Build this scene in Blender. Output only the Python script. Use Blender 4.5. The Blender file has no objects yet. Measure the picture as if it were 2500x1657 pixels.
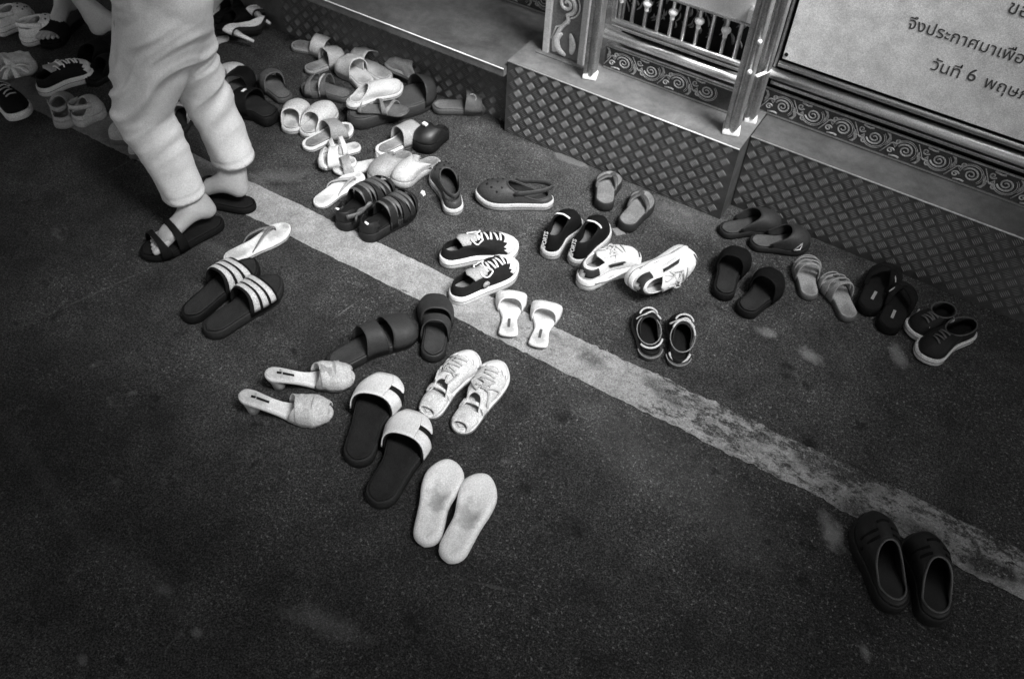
import bpy, bmesh, math, random
import numpy as np
from mathutils import Vector, Matrix, noise as mnoise
random.seed(7); np.random.seed(7)
SC = bpy.context.scene
COL = SC.collection
PI = math.pi

# ------------------------------------------------------------------ camera, sky, sun, exposure
H_CAM = 1.9
YAW, PITCH, ROLL, FPX = math.radians(-28.41788), math.radians(48.89491), math.radians(3.99778), 2263.0
fw = Vector((math.sin(YAW)*math.cos(PITCH), math.cos(YAW)*math.cos(PITCH), -math.sin(PITCH)))
rt = Vector((math.cos(YAW), -math.sin(YAW), 0)); up = rt.cross(fw)
r2 = math.cos(ROLL)*rt + math.sin(ROLL)*up; u2 = -math.sin(ROLL)*rt + math.cos(ROLL)*up
cam_d = bpy.data.cameras.new('camera'); cam = bpy.data.objects.new('camera', cam_d); COL.objects.link(cam)
cam.matrix_world = Matrix((( r2.x, u2.x, -fw.x, 0), (r2.y, u2.y, -fw.y, 0), (r2.z, u2.z, -fw.z, H_CAM), (0, 0, 0, 1)))
cam_d.sensor_width = 36; cam_d.lens = FPX/2500*36; cam_d.clip_start = .02; cam_d.clip_end = 400
cam_d.dof.use_dof = True; cam_d.dof.focus_distance = 2.15; cam_d.dof.aperture_fstop = 5.6
SC.camera = cam

SUN_EL, SUN_AZ = math.radians(58), math.radians(108)      # azimuth from +Y towards +X
SKY_STRENGTH, SUN_STRENGTH, SUN_ANGLE = .09, 2.8, 22
w = bpy.data.worlds.new('World'); SC.world = w; w.use_nodes = True
nt = w.node_tree; bg = nt.nodes['Background']
sky = nt.nodes.new('ShaderNodeTexSky'); sky.sky_type = 'NISHITA'; sky.sun_disc = False
sky.sun_elevation = SUN_EL; sky.sun_rotation = SUN_AZ; sky.dust_density = 4
bw = nt.nodes.new('ShaderNodeRGBToBW')                  # black and white photograph
nt.links.new(sky.outputs[0], bw.inputs[0]); nt.links.new(bw.outputs[0], bg.inputs[0]); bg.inputs[1].default_value = SKY_STRENGTH
sd = bpy.data.lights.new('sun', 'SUN'); so = bpy.data.objects.new('sun', sd); COL.objects.link(so)
sd.energy = SUN_STRENGTH; sd.angle = math.radians(SUN_ANGLE)
dvec = Vector((math.sin(SUN_AZ)*math.cos(SUN_EL), math.cos(SUN_AZ)*math.cos(SUN_EL), math.sin(SUN_EL)))
so.rotation_euler = dvec.to_track_quat('Z', 'Y').to_euler(); so.location = dvec*10
SC.view_settings.view_transform = 'Standard'; SC.view_settings.look = 'None'
SC.view_settings.exposure = 1.32; SC.view_settings.gamma = 1; SC.view_settings.use_curve_mapping = False

# ------------------------------------------------------------------ materials (all grey: a black and white photograph)
def nmat(name):
    m = bpy.data.materials.new(name); m.use_nodes = True
    return m, m.node_tree, m.node_tree.nodes['Principled BSDF']
def N(t, typ, **kw):
    n = t.nodes.new(typ)
    for k, v in kw.items():
        if k.startswith('i_'): n.inputs[int(k[2:])].default_value = v
        else: setattr(n, k, v)
    return n
def mathn(t, op, a, b=None, c=None, clamp=False):
    n = t.nodes.new('ShaderNodeMath'); n.operation = op; n.use_clamp = clamp
    for i, v in enumerate((a, b, c)):
        if v is None: continue
        if isinstance(v, (int, float)): n.inputs[i].default_value = v
        else: t.links.new(v, n.inputs[i])
    return n.outputs[0]
def noise_s(t, vec, scale, detail=2, rough=.5, dist=0):
    n = N(t, 'ShaderNodeTexNoise'); n.inputs['Scale'].default_value = scale; n.inputs['Detail'].default_value = detail
    n.inputs['Roughness'].default_value = rough; n.inputs['Distortion'].default_value = dist
    t.links.new(vec, n.inputs['Vector']); return n.outputs[0]
def maprange(t, v, a, b, c, d):
    n = N(t, 'ShaderNodeMapRange'); n.clamp = True
    t.links.new(v, n.inputs[0])
    for i, q in enumerate((a, b, c, d)): n.inputs[i+1].default_value = q
    return n.outputs[0]
def speck(t, vec, cells, lo, hi):
    """fine salt and pepper grit, one value per small cell of the surface"""
    sc = N(t, 'ShaderNodeVectorMath', operation='SCALE'); t.links.new(vec, sc.inputs[0]); sc.inputs['Scale'].default_value = cells
    ad = N(t, 'ShaderNodeVectorMath', operation='ADD'); t.links.new(sc.outputs[0], ad.inputs[0]); 
    nv = N(t, 'ShaderNodeTexNoise'); nv.inputs['Scale'].default_value = 1.3; t.links.new(sc.outputs[0], nv.inputs['Vector']); t.links.new(nv.outputs['Color'], ad.inputs[1])
    fl = N(t, 'ShaderNodeVectorMath', operation='FLOOR'); t.links.new(ad.outputs[0], fl.inputs[0])
    wn = N(t, 'ShaderNodeTexWhiteNoise'); wn.noise_dimensions = '3D'; t.links.new(fl.outputs[0], wn.inputs['Vector'])
    return maprange(t, wn.outputs['Value'], 0, 1, lo, hi)
MATS = {}
def M(alb, rough=.6, grain=.16, wear=.12, bump=.25, metal=0, spec=.5, gs=250, key=''):
    gs = {250: 340, 600: 380, 520: 325}.get(gs, gs); k = (alb, rough, grain, wear, bump, metal, spec, gs)
    if k in MATS: return MATS[k]
    m, t, b = nmat('surface_%d' % len(MATS))
    tc = N(t, 'ShaderNodeTexCoord').outputs['Object']
    g = noise_s(t, tc, gs, 2, .7); wv = noise_s(t, tc, 22, 4, .6)
    v = mathn(t, 'MULTIPLY', maprange(t, g, .36, .64, 1-grain*1.3, 1+grain*1.3), maprange(t, wv, .3, .7, 1-wear, 1+wear*.6))
    v = mathn(t, 'MULTIPLY', v, speck(t, tc, 420, 1-grain*1.15, 1+grain*1.15))
    v = mathn(t, 'MULTIPLY', v, alb)
    t.links.new(v, b.inputs['Base Color'])
    b.inputs['Roughness'].default_value = rough; b.inputs['Metallic'].default_value = metal
    b.inputs['Specular IOR Level'].default_value = spec
    if wear: t.links.new(maprange(t, wv, .3, .7, min(1, rough*1.15), rough*.85), b.inputs['Roughness'])
    if bump:
        bp = N(t, 'ShaderNodeBump'); bp.inputs['Strength'].default_value = bump; bp.inputs['Distance'].default_value = .0012
        hh = mathn(t, 'ADD', g, mathn(t, 'MULTIPLY', noise_s(t, tc, 90, 3), 1.5))
        t.links.new(hh, bp.inputs['Height']); t.links.new(bp.outputs[0], b.inputs['Normal'])
    MATS[k] = m; return m
WHITE = M(.70, .55, grain=.09); CREAM = M(.54, .6, grain=.10); PALE = M(.48, .65); MIDL = M(.30, .65); MID = M(.17, .6); MIDD = M(.07, .6)
DARK = M(.020, .6, spec=.15); BLACK = M(.008, .65, spec=.15); BLACKG = M(.010, .48, wear=.05, bump=.05)
CANVAS = M(.010, .9, gs=600, spec=.2); CANVASW = M(.58, .9, gs=600, spec=.2, wear=.18)
FOAMW = M(.72, .8, grain=.09, wear=.10, spec=.2); TOE_BLK = M(.006, .8, spec=.12)
SKIN = M(.33, .5, grain=.06, wear=.1, bump=.15, gs=260)
CHROME = M(.82, .36, grain=.08, wear=.06, bump=.06, metal=1); CHROMED = M(.50, .42, grain=.16, wear=.3, bump=.2, metal=.9)
METALB = M(.92, .6, grain=.06, wear=.1, bump=.1)

def stain_shade_mask(t, vec, c, rx, ry, ang, nz):
    mp = N(t, 'ShaderNodeMapping'); mp.vector_type = 'TEXTURE'
    mp.inputs['Location'].default_value = (c[0], c[1], 0); mp.inputs['Rotation'].default_value = (0, 0, ang); mp.inputs['Scale'].default_value = (rx, ry, 1000)
    t.links.new(vec, mp.inputs[0])
    ln = N(t, 'ShaderNodeVectorMath', operation='LENGTH'); t.links.new(mp.outputs[0], ln.inputs[0])
    return maprange(t, mathn(t, 'ADD', ln.outputs['Value'], nz) if nz else ln.outputs['Value'], .45, 1.35, 1, 0)
WORN_SHADE = {}
def worn(mat, L, spots=None, k=None):
    """the same surface with foot-worn patches at heel and ball, or painted shade"""
    key = (mat.name, round(L, 2), k)
    if key in WORN_SHADE: return WORN_SHADE[key]
    m = mat.copy(); t = m.node_tree; b = t.nodes['Principled BSDF']; src = b.inputs['Base Color'].links[0].from_socket
    tc = N(t, 'ShaderNodeTexCoord').outputs['Object']; nz = maprange(t, noise_s(t, tc, 60, 3, .6), .3, .7, -.35, .35); v = src
    alb = [n for n in t.nodes if n.type == 'MATH' and n.operation == 'MULTIPLY' and not n.inputs[1].is_linked][0].inputs[1].default_value
    kk = k if k is not None else (.40 if alb > .2 else -.25)
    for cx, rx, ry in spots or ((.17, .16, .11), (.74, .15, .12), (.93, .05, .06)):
        mk = stain_shade_mask(t, tc, (cx*L, 0), rx*L, ry*L, 0, nz)
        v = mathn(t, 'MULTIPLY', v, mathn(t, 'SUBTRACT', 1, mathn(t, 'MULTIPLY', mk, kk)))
    t.links.new(v, b.inputs['Base Color']); WORN_SHADE[key] = m; return m

# ------------------------------------------------------------------ mesh helpers
def link_mesh(name, V, F, mat, parent=None, smooth=True, loc=None):
    me = bpy.data.meshes.new(name); me.from_pydata([tuple(map(float, v)) for v in V], [], [tuple(f) for f in F])
    me.materials.append(mat)
    if smooth: me.polygons.foreach_set('use_smooth', [True]*len(me.polygons))
    me.update()
    o = bpy.data.objects.new(name, me); COL.objects.link(o)
    if parent: o.parent = parent
    if loc is not None: o.location = loc
    return o
class MB:
    def __init__(s): s.V = []; s.F = []
    def add(s, V, F):
        b = len(s.V); s.V += [tuple(map(float, v)) for v in V]; s.F += [tuple(i+b for i in f) for f in F]; return s
    def box(s, lo, hi):
        x0, y0, z0 = lo; x1, y1, z1 = hi
        V = [(x0,y0,z0),(x1,y0,z0),(x1,y1,z0),(x0,y1,z0),(x0,y0,z1),(x1,y0,z1),(x1,y1,z1),(x0,y1,z1)]
        return s.add(V, [(3,2,1,0),(4,5,6,7),(0,1,5,4),(1,2,6,5),(2,3,7,6),(3,0,4,7)])
    def grid(s, P, closed_u=False, closed_v=False, keep=None):
        nu, nv = len(P), len(P[0]); V = [p for row in P for p in row]; F = []
        for i in range(nu if closed_u else nu-1):
            for j in range(nv if closed_v else nv-1):
                a = i*nv+j; b = ((i+1) % nu)*nv+j; c = ((i+1) % nu)*nv+(j+1) % nv; d = i*nv+(j+1) % nv
                if keep is None or keep((np.array(V[a])+np.array(V[c]))/2, i, j): F.append((a, b, c, d))
        return s.add(V, F)
    def tube(s, pts, rx, ry=None, sides=8, upv=(0, 0, 1), taper=None, caps=True):
        pts = [Vector(p) for p in pts]; ry = ry or rx; n = len(pts); rings = []
        for i, p in enumerate(pts):
            t = (pts[min(i+1, n-1)]-pts[max(i-1, 0)])
            t = t.normalized() if t.length > 1e-9 else Vector((1, 0, 0))
            u_ = Vector(upv); sdv = t.cross(u_)
            if sdv.length < 1e-3: sdv = t.cross(Vector((1, .3, 0)))
            sdv.normalize(); n2 = sdv.cross(t).normalized(); k = taper(i/max(1, n-1)) if taper else 1
            rings.append([p+sdv*math.cos(a)*rx*k+n2*math.sin(a)*ry*k for a in (2*PI*j/sides for j in range(sides))])
        b = len(s.V); s.grid(rings, closed_v=True)
        if caps:
            s.F.append(tuple(b+j for j in range(sides))); s.F.append(tuple(b+(n-1)*sides+j for j in reversed(range(sides))))
        return s
    def build(s, name, mat, parent=None, smooth=True, loc=None, bevel=0, solid=0, sub=0):
        o = link_mesh(name, s.V, s.F, mat, parent, smooth, loc)
        if solid:
            m = o.modifiers.new('solid', 'SOLIDIFY'); m.thickness = abs(solid); m.offset = 1 if solid > 0 else -1
        if bevel:
            m = o.modifiers.new('bevel', 'BEVEL'); m.width = bevel; m.segments = 2; m.limit_method = 'ANGLE'
        if sub:
            m = o.modifiers.new('sub', 'SUBSURF'); m.levels = sub; m.render_levels = sub
        return o
def tag(o, label=None, cat=None, group=None, kind=None):
    if label: o['label'] = label
    if cat: o['category'] = cat
    if group: o['group'] = group
    if kind: o['kind'] = kind
    return o
def empty(name, loc, label, cat, group=None, rz=0, rx=0, ry=0):
    o = bpy.data.objects.new(name, None); o.empty_display_size = .05; COL.objects.link(o)
    o.location = loc; o.rotation_mode = 'ZYX' if False else 'XYZ'; o.rotation_euler = (rx, ry, rz)
    return tag(o, label, cat, group)
def smooth_path(pts, n=6):
    P = [Vector(p) for p in pts]; out = []
    for i in range(len(P)-1):
        p0, p1, p2, p3 = P[max(i-1, 0)], P[i], P[i+1], P[min(i+2, len(P)-1)]
        for k in range(n):
            t = k/n
            out.append(.5*((2*p1)+(p2-p0)*t+(2*p0-5*p1+4*p2-p3)*t*t+(3*p1-p0-3*p2+p3)*t**3))
    out.append(P[-1]); return out

PALES = (WHITE, CREAM, PALE, MIDL, M(.46, .6), M(.60, .6), M(.68, .6), M(.62, .6))
# ------------------------------------------------------------------ shoe toolkit
TT = np.array([0, .06, .14, .28, .45, .62, .76, .88, .96, 1.])
PROF = {  # lateral and medial half widths, fraction of half the width
 'foot': ([.60, .64, .70, .75, .82, .96, .97, .86, .74, .70], [.60, .64, .68, .66, .62, .80, .96, .97, .9, .86]),
 'wide': ([.78, .82, .86, .89, .92, .99, 1., .95, .9, .86], [.78, .82, .85, .85, .84, .92, 1., 1., .97, .95]),
 'slim': ([.50, .54, .58, .56, .60, .84, .96, .9, .8, .75], [.50, .54, .56, .48, .48, .74, .94, .96, .9, .85]),
 'square': ([.62, .66, .66, .58, .56, .78, .96, 1., 1., 1.], [.62, .66, .66, .58, .54, .76, .96, 1., 1., 1.]),
 'point': ([.42, .50, .56, .52, .52, .74, .84, .6, .36, .25], [.42, .50, .54, .46, .44, .68, .86, .66, .4, .28])}
ER = {'foot': (.12, .22), 'wide': (.13, .2), 'slim': (.09, .2), 'square': (.05, .05), 'point': (.08, .12)}
def ease_interp(x, xp, fp):
    x = np.clip(x, 0, 1); i = np.clip(np.searchsorted(xp, x, side='right')-1, 0, len(xp)-2)
    fp = np.array(fp); m = np.gradient(fp, xp); h = xp[i+1]-xp[i]; t = (x-xp[i])/h
    return (2*t**3-3*t**2+1)*fp[i]+(t**3-2*t**2+t)*h*m[i]+(-2*t**3+3*t**2)*fp[i+1]+(t**3-t**2)*h*m[i+1]
class Shoe:
    def __init__(s, name, heel, toe, label, cat, group, W=None, side=1, style='foot', z=0, roll=0, pitch=0, heel_h=0, spring=.006, n=22):
        hx, hy = heel[:2]; tx, ty = toe[:2]; s.L = math.hypot(tx-hx, ty-hy); s.W = W or s.L*.37; s.side = side; s.style = style
        s.root = empty(name, (hx, hy, z), label, cat, group, rz=math.atan2(ty-hy, tx-hx), rx=roll, ry=pitch)
        s.n = n; s.t = (1-np.cos(PI*np.arange(n+1)/n))/2; s.hh = heel_h; s.sp = spring
        s.yl = np.array([s.hw(t, 1) for t in s.t]); s.yr = -np.array([s.hw(t, -1) for t in s.t])
    def hw(s, t, sgn):    # sgn +1: y>0 side
        lat, med = PROF[s.style]; arr = lat if sgn*s.side > 0 else med
        v = float(ease_interp(t, TT, arr))*s.W/2; a, b = ER[s.style]; t = min(max(t, 0), 1)
        if t < a: v *= math.sqrt(max(0, 1-(1-t/a)**2))
        if t > 1-b: v *= math.sqrt(max(0, 1-(1-(1-t)/b)**2))**(.9)
        return v
    def c(s, t): return (s.hw(t, 1)-s.hw(t, -1))/2
    def zf(s, x):
        t = min(max(x/s.L, 0), 1); z = s.sp*max(0, (t-.72)/.28)**2
        if s.hh:
            q = min(t/.62, 1); z += s.hh*(1-(3*q*q-2*q**3))
        return z
    def loop(s, inset, dx=None):
        dx = inset if dx is None else dx; P = []
        k = (s.L-2*dx)/s.L
        f = lambda y: math.copysign(max(abs(y)-inset, 0), y) if abs(y) > 1e-9 else 0
        for i in range(s.n+1): P.append((dx+s.t[i]*s.L*k, f(s.yl[i])))
        for i in range(s.n-1, 0, -1): P.append((dx+s.t[i]*s.L*k, f(s.yr[i])))
        return P
    def slab(s, name, rings, mat, top=None, parent=None, flat_bottom=False):
        mb = MB(); n = s.n; R = []
        for inset, z in rings:
            R.append([(x, y, (z if (flat_bottom and z == rings[0][1]) else z+s.zf(x))) for x, y in s.loop(inset)])
        mb.grid(R, closed_v=True)
        m = 2*n; b0 = 0; bt = (len(R)-1)*m
        for base, ins, zz, flip in ((b0, rings[0][0], rings[0][1], True), (bt, rings[-1][0], rings[-1][1], False)):
            lp = R[0] if flip else R[-1]; K = 5; rows = []
            for i in range(1, n):
                a, b = lp[i], lp[m-i]
                row = []
                for k in range(1, K):
                    q = k/K; x = a[0]; y = a[1]*(1-q)+b[1]*q; z = a[2]
                    if top and not flip: z += top(x/s.L, 2*q-1)
                    mb.V.append((x, y, z)); row.append(len(mb.V)-1)
                rows.append([base+i]+row+[base+m-i])
            for i in range(len(rows)-1):
                for k in range(len(rows[0])-1):
                    f = (rows[i][k], rows[i][k+1], rows[i+1][k+1], rows[i+1][k])
                    mb.F.append(f if not flip else f[::-1])
            for end, row in ((0, rows[0]), (n, rows[-1])):
                for k in range(len(row)-1):
                    f = (base+end, row[k], row[k+1]); mb.F.append(f if (end == 0) == flip else f[::-1])
        return mb.build(name, mat, parent or s.root)
    def sole(s, th, mat, name='sole', inset=.0, rim=.003):
        s.zt = th
        if mat in PALES and th > .015:
            lp = s.loop(-.0004); MB().tube([(x, y, th*.55+s.zf(x)) for x, y in lp]+[(lp[0][0], lp[0][1], th*.55)], .0009, .0009, 5, caps=False).build('welt_line', MIDD, s.root)
        return s.slab(name, [(.004+inset, 0), (inset+.0005, .0035), (inset, th*.5), (inset+.0008, th-rim), (inset+rim, th)], mat, top=lambda t, q: -.009*max(0, 1-q*q)**.5*min(1, t*9, (1-t)*9))
    def footbed(s, mat, inset=.007, h=.0015, cup=.004, name='footbed', parent=None):
        mat = worn(mat, s.L)
        top = lambda t, q: -cup*math.exp(-((t-.16)/.13)**2)*(1-q*q) - cup*.8*math.exp(-((t-.74)/.14)**2)*(1-q*q) + cup*.5*math.exp(-((t-.45)/.12)**2)*(q*q)
        return s.slab(name, [(inset, s.zt-.002), (inset, s.zt+h*.6), (inset+.0015, s.zt+h)], mat, top=top, parent=parent)
    def band(s, name, x0, x1, h0, h1, mat, th=.003, out=.001, zb=None, u0=0, u1=1, parent=None, bow=.1, p=.62, nu=8, nv=20, x0r=None, x1r=None, v0=0, v1=1, wr=0, seed=0, off=0):
        """arched strap from x0 (back) to x1 (front), h0/h1 heights; x0r/x1r for the y<0 side"""
        x0r = x0 if x0r is None else x0r; x1r = x1 if x1r is None else x1r; zb = s.zt*.55 if zb is None else zb
        P = []
        for i in range(nu+1):
            u_ = u0+(u1-u0)*i/nu; row = []
            for j in range(nv+1):
                v = v0+(v1-v0)*j/nv; a = PI*v
                xa = x0+(x0r-x0)*v; xb = x1+(x1r-x1)*v
                t = xa+(xb-xa)*u_ + (bow*(1-2*u_)*.5+bow*.3)*math.sin(a)*(.6)
                hh = h0+(h1-h0)*u_ + off
                te = min(t, .995); yL = s.hw(te, 1)+out+off; yR = -s.hw(te, -1)-out-off
                ca = math.cos(a); y = (yL+yR)/2+(yL-yR)/2*math.copysign(abs(ca)**.8, ca)
                z = zb+s.zf(t*s.L)+(s.zt-zb+hh)*math.sin(a)**p
                if wr: z += wr*mnoise.noise((t*s.L*60+seed, y*40, seed*3.1)); t += wr*.6*mnoise.noise((y*50, seed, t*10))
                row.append((t*s.L, y, z))
            P.append(row)
        return MB().grid(P).build(name, mat, parent or s.root, solid=-th)
    def loft(s, name, mat, ox0, ox1, zc, ow=.8, zb=None, th=.003, inset=.002, off=0, keep=None, nu=10, su=1.6, q=.75, u0=0, u1=1, parent=None, wr=0, wsc=30, seed=0, front=.4, back=.3):
        """closed upper from the sole outline up to an opening running ox0..ox1, collar height zc(t)"""
        zb = s.zt-.004 if zb is None else zb; O = s.loop(inset-off); m = len(O); n = s.n; E = []
        for i in range(m):
            k = i if i <= n else 2*n-i; sg = 1 if i <= n else -1; tt = s.t[k]; xo = ox0+(ox1-ox0)*tt
            f = 1.
            if tt > 1-front: f *= math.sqrt(max(0, 1-((tt-1+front)/front)**2))
            if tt < back: f *= math.sqrt(max(0, 1-((back-tt)/back)**2))
            y = sg*(s.hw(min(max(xo, .03), .97), sg)*ow+off)*f
            E.append((xo*s.L, y, zc(tt)+s.zf(xo*s.L)))
        P = []
        for a in range(nu+1):
            u_ = u0+(u1-u0)*a/nu; row = []
            for i in range(m):
                o_, e_ = O[i], E[i]; h = u_**su; hz = math.sin(PI*u_/2)**q
                x = o_[0]+(e_[0]-o_[0])*h; y = o_[1]+(e_[1]-o_[1])*h
                z0_ = zb+s.zf(o_[0]); z = z0_+(e_[2]-z0_)*hz+off
                if wr:
                    d = wr*mnoise.noise((x*wsc+seed, y*wsc, z*wsc+seed*2)); y += d; z += d*.8*min(1, u_*2)
                row.append((x, y, z))
            P.append(row)
        s.surf = np.array([p for r in P for p in r])
        kf = (lambda c_, i, j: keep(c_[0]/s.L, c_[1], c_[2], (i+.5)/nu)) if keep else None
        mb = MB(); mb.grid(P, closed_v=True, keep=kf)
        return mb.build(name, mat, parent or s.root, solid=-th)
    def top_z(s, x, y):
        d = (s.surf[:, 0]-x)**2+(s.surf[:, 1]-y)**2; i = np.argsort(d)[:4]; w_ = 1/(d[i]+1e-7)
        return float((s.surf[i, 2]*w_).sum()/w_.sum())
    def thong(s, mat, xp=.83, xs=.46, r=.0045, hh=.03, yoff=.12, flat=.45, name='strap'):
        y0 = -s.side*s.W*yoff; yl = s.hw(xs, 1)*.9; yr = -s.hw(xs, -1)*.9; o = None
        for ys in (yl, yr):
            pts = smooth_path([(xp*s.L, y0, s.zt-.003), (xp*s.L-.001, y0, s.zt+.012), (xp*s.L-.018, y0+(ys-y0)*.12, s.zt+hh*.8),
                               ((xp*.55+xs*.45)*s.L, y0+(ys-y0)*.55, s.zt+hh), ((xp*.2+xs*.8)*s.L, ys*1.02, s.zt+hh*.7), (xs*s.L, ys, s.zt-.002)], 5)
            o = MB().tube(pts, r, r*flat, 8, taper=lambda q: .65+.6*math.sin(PI*min(1, q*1.2))**.7).build(name, mat, s.root)
        return o
    def laces(s, mat, x0, x1, n=4, w_=.3, r=.0022, lift=.002, bow=True, seed=1, mess=0.):
        rnd = random.Random(seed); wy = s.W*w_/2
        for k in range(n):
            t = x0+(x1-x0)*k/(n-1); pts = []
            for q in range(7):
                v = -1+2*q/6; x = (t+.012*v*(1 if k % 2 else -1))*s.L; y = s.c(t)+wy*v
                pts.append((x, y, s.top_z(x, y)+lift+.002*(1-v*v)))
            MB().tube(pts, r*1.5, r*.8, 6).build('lace', mat, s.root)
        if bow:
            for sg in (-1, 1):
                x = x0*s.L; c = s.c(x0); pts = [(x, c, s.top_z(x, c)+.006)]
                for q in range(1, 9):
                    a = q/8*PI*1.7
                    px = x-.006+.018*math.sin(a*.9)*(.6+rnd.random()*.6)+mess*rnd.uniform(-1, 1)*.03; py = c+sg*(.008+.020*(1-math.cos(a))*.5)+mess*rnd.uniform(-1, 1)*.015
                    pts.append((px, py, max(s.top_z(px, py)+.005, .012)+rnd.random()*.004))
                MB().tube(smooth_path(pts, 3), r*1.2, r*.8, 6).build('lace', mat, s.root)

# ---- kinds of shoe
def slide(heel, toe, label, group, solem=BLACK, bed=None, strapm=BLACK, W=None, side=1, style='foot', th=.026, x0=.50, x1=.86, h0=.055, h1=.032, stripes=None, logo=None, z=0, roll=0, pitch=0, name='slide_sandal', p=.62, rimw=.007, **kw):
    s = Shoe(name, heel, toe, label, 'slide', group, W, side, style, z, roll, pitch)
    s.sole(th, solem); s.footbed(bed or solem, inset=rimw)
    st = s.band('strap', x0, x1, h0, h1, strapm, p=p, **kw)
    if not stripes:
        kk = {k: v for k, v in kw.items() if k in ('x0r', 'x1r', 'bow', 'wr', 'seed')}
        for a in (0.0, .93): s.band('strap_edge', x0, x1, h0, h1, strapm, p=p, u0=a, u1=a+.07, th=.0012, out=.0022, off=.0012, nu=2, parent=st, **kk)
    if stripes:
        for (a, b, mm) in stripes: s.band('stripe', x0, x1, h0, h1, mm, p=p, u0=a, u1=b, th=.0016, out=.0035, off=.0028, nu=3, v0=.03, v1=.97, parent=st, **{k: v for k, v in kw.items() if k in ('x0r', 'x1r', 'bow')})
    return s
def flipflop(heel, toe, label, group, solem=WHITE, bed=None, strapm=BLACK, W=None, side=1, th=.02, z=0, style='foot', roll=0, pitch=0, **kw):
    s = Shoe('flip_flop', heel, toe, label, 'flip-flop', group, W, side, style, z, roll, pitch, spring=.003)
    s.sole(th, solem, rim=.002); s.footbed(bed or solem, inset=.004, cup=.003); s.thong(strapm, **kw)
    return s
def mule(heel, toe, label, group, solem, upm, bed=None, W=None, side=1, style='foot', th=.024, open1=.56, hh=.06, z=0, roll=0, pitch=0, name='slipper', cut=.3, wr=0, seed=0, cat='slipper', q=.7):
    s = Shoe(name, heel, toe, label, cat, group, W, side, style, z, roll, pitch)
    s.sole(th, solem); s.footbed(bed or solem)
    zc = lambda t: th-.002+hh*max(0, (t-.35)/.65)**.7
    s.loft('upper', upm, .02, open1, zc, ow=.98, keep=lambda x, y, z_, u: x > cut, th=.003, wr=wr, seed=seed, front=.35, q=q)
    return s
def clog(heel, toe, label, group, solem, upm, W=None, side=1, z=0, strap=True, holes=True, th=.028, roll=0, pitch=0, hh=.07, back=.028, op=.60, bed=None, strapback=True, name='clog', rimm=None):
    s = Shoe(name, heel, toe, label, 'clog', group, W, side, 'wide' if W is None else 'foot', z, roll, pitch, spring=.012)
    s.sole(th, solem); s.footbed(bed or upm)
    zc = lambda t: th+back+(hh-back)*max(0, (t-.3)/.7)**1.2
    s.loft('upper', upm, .07, op, zc, ow=.8, th=.004, su=1.5, q=.62, front=.45, back=.35, inset=.004, wr=.0008)
    m_ = 2*s.n; rim = [tuple(p) for p in s.surf[-m_:]]; MB().tube([(x, y, z+.0005) for x, y, z in rim]+[rim[0]], .0026, .0026, 6, caps=False).build('rim', rimm or upm, s.root)
    if strap:
        pts = []
        for k in range(21):
            a = PI*k/20; x = (.50-.46*math.sin(a))*s.L if strapback else (.45+.25*math.sin(a))*s.L
            tq = max(.05, x/s.L); y = math.cos(a)*s.hw(tq, 1 if math.cos(a) > 0 else -1)*.9
            pts.append((x, y, th+.036+(.010*math.sin(a) if strapback else .03*math.sin(a))))
        MB().tube(pts, .003, .009, 8).build('heel_strap', upm, s.root)
    if holes:
        mb = MB()
        for (tx, ty) in ((.66, .25), (.66, -.25), (.72, .4), (.72, 0), (.72, -.4), (.79, .26), (.79, -.26), (.85, .1), (.85, -.2)):
            x = tx*s.L; y = s.c(tx)+ty*s.W*.75; zz = s.top_z(x, y)
            mb.tube([(x, y, zz-.004), (x, y, zz+.0012)], .0036, .0036, 10)
        mb.build('vent_holes', BLACK, s.root)
    return s
def sneaker(heel, toe, label, group, rubber, upm, lace, tongue=None, cap=None, W=None, side=1, z=0, th=.03, hh=.085, lining=None, roll=0, pitch=0, name='sneaker', style='foot', op=(.05, .42), back=.055, wr=.001, nl=5, bow=True, mess=0, inner=BLACK, lx=(.48, .72), seed=1):
    s = Shoe(name, heel, toe, label, 'sneaker', group, W or 0, side, style, z, roll, pitch, spring=.006) if W else Shoe(name, heel, toe, label, 'sneaker', group, None, side, style, z, roll, pitch)
    s.sole(th, rubber); s.footbed(inner, inset=.009)
    zc = lambda t: th+back+(hh-back)*max(0, (t-.4)/.6)
    up_ = s.loft('upper', upm, op[0], op[1], zc, ow=.66, th=.003, su=1.35, q=.72, front=.4, back=.4, inset=.005, wr=wr)
    sf = s.surf
    if cap: s.loft('toe_cap', cap, op[0], op[1], zc, ow=.66, th=.002, su=1.35, q=.72, front=.4, back=.4, inset=.005, off=.0022, keep=lambda x, y, z_, u: x > .80 and u < .75); s.surf = sf
    if tongue:
        P = []
        for i in range(9):
            u_ = i/8; x = (op[1]+.16-.34*u_)*s.L; zz = th+hh*.80+.034*u_-.016*u_*u_
            P.append([(x+.012*abs(v)*u_, s.c(.4)+v*s.W*(.20+.08*u_), zz-.012*v*v+(.004 if u_ < .5 else 0)) for v in np.linspace(-1, 1, 9)])
        MB().grid(P).build('tongue', tongue, s.root, solid=.004)
    if lace: s.laces(lace, lx[0], lx[1], nl, .34, bow=bow, mess=mess, seed=seed)
    return s

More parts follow.
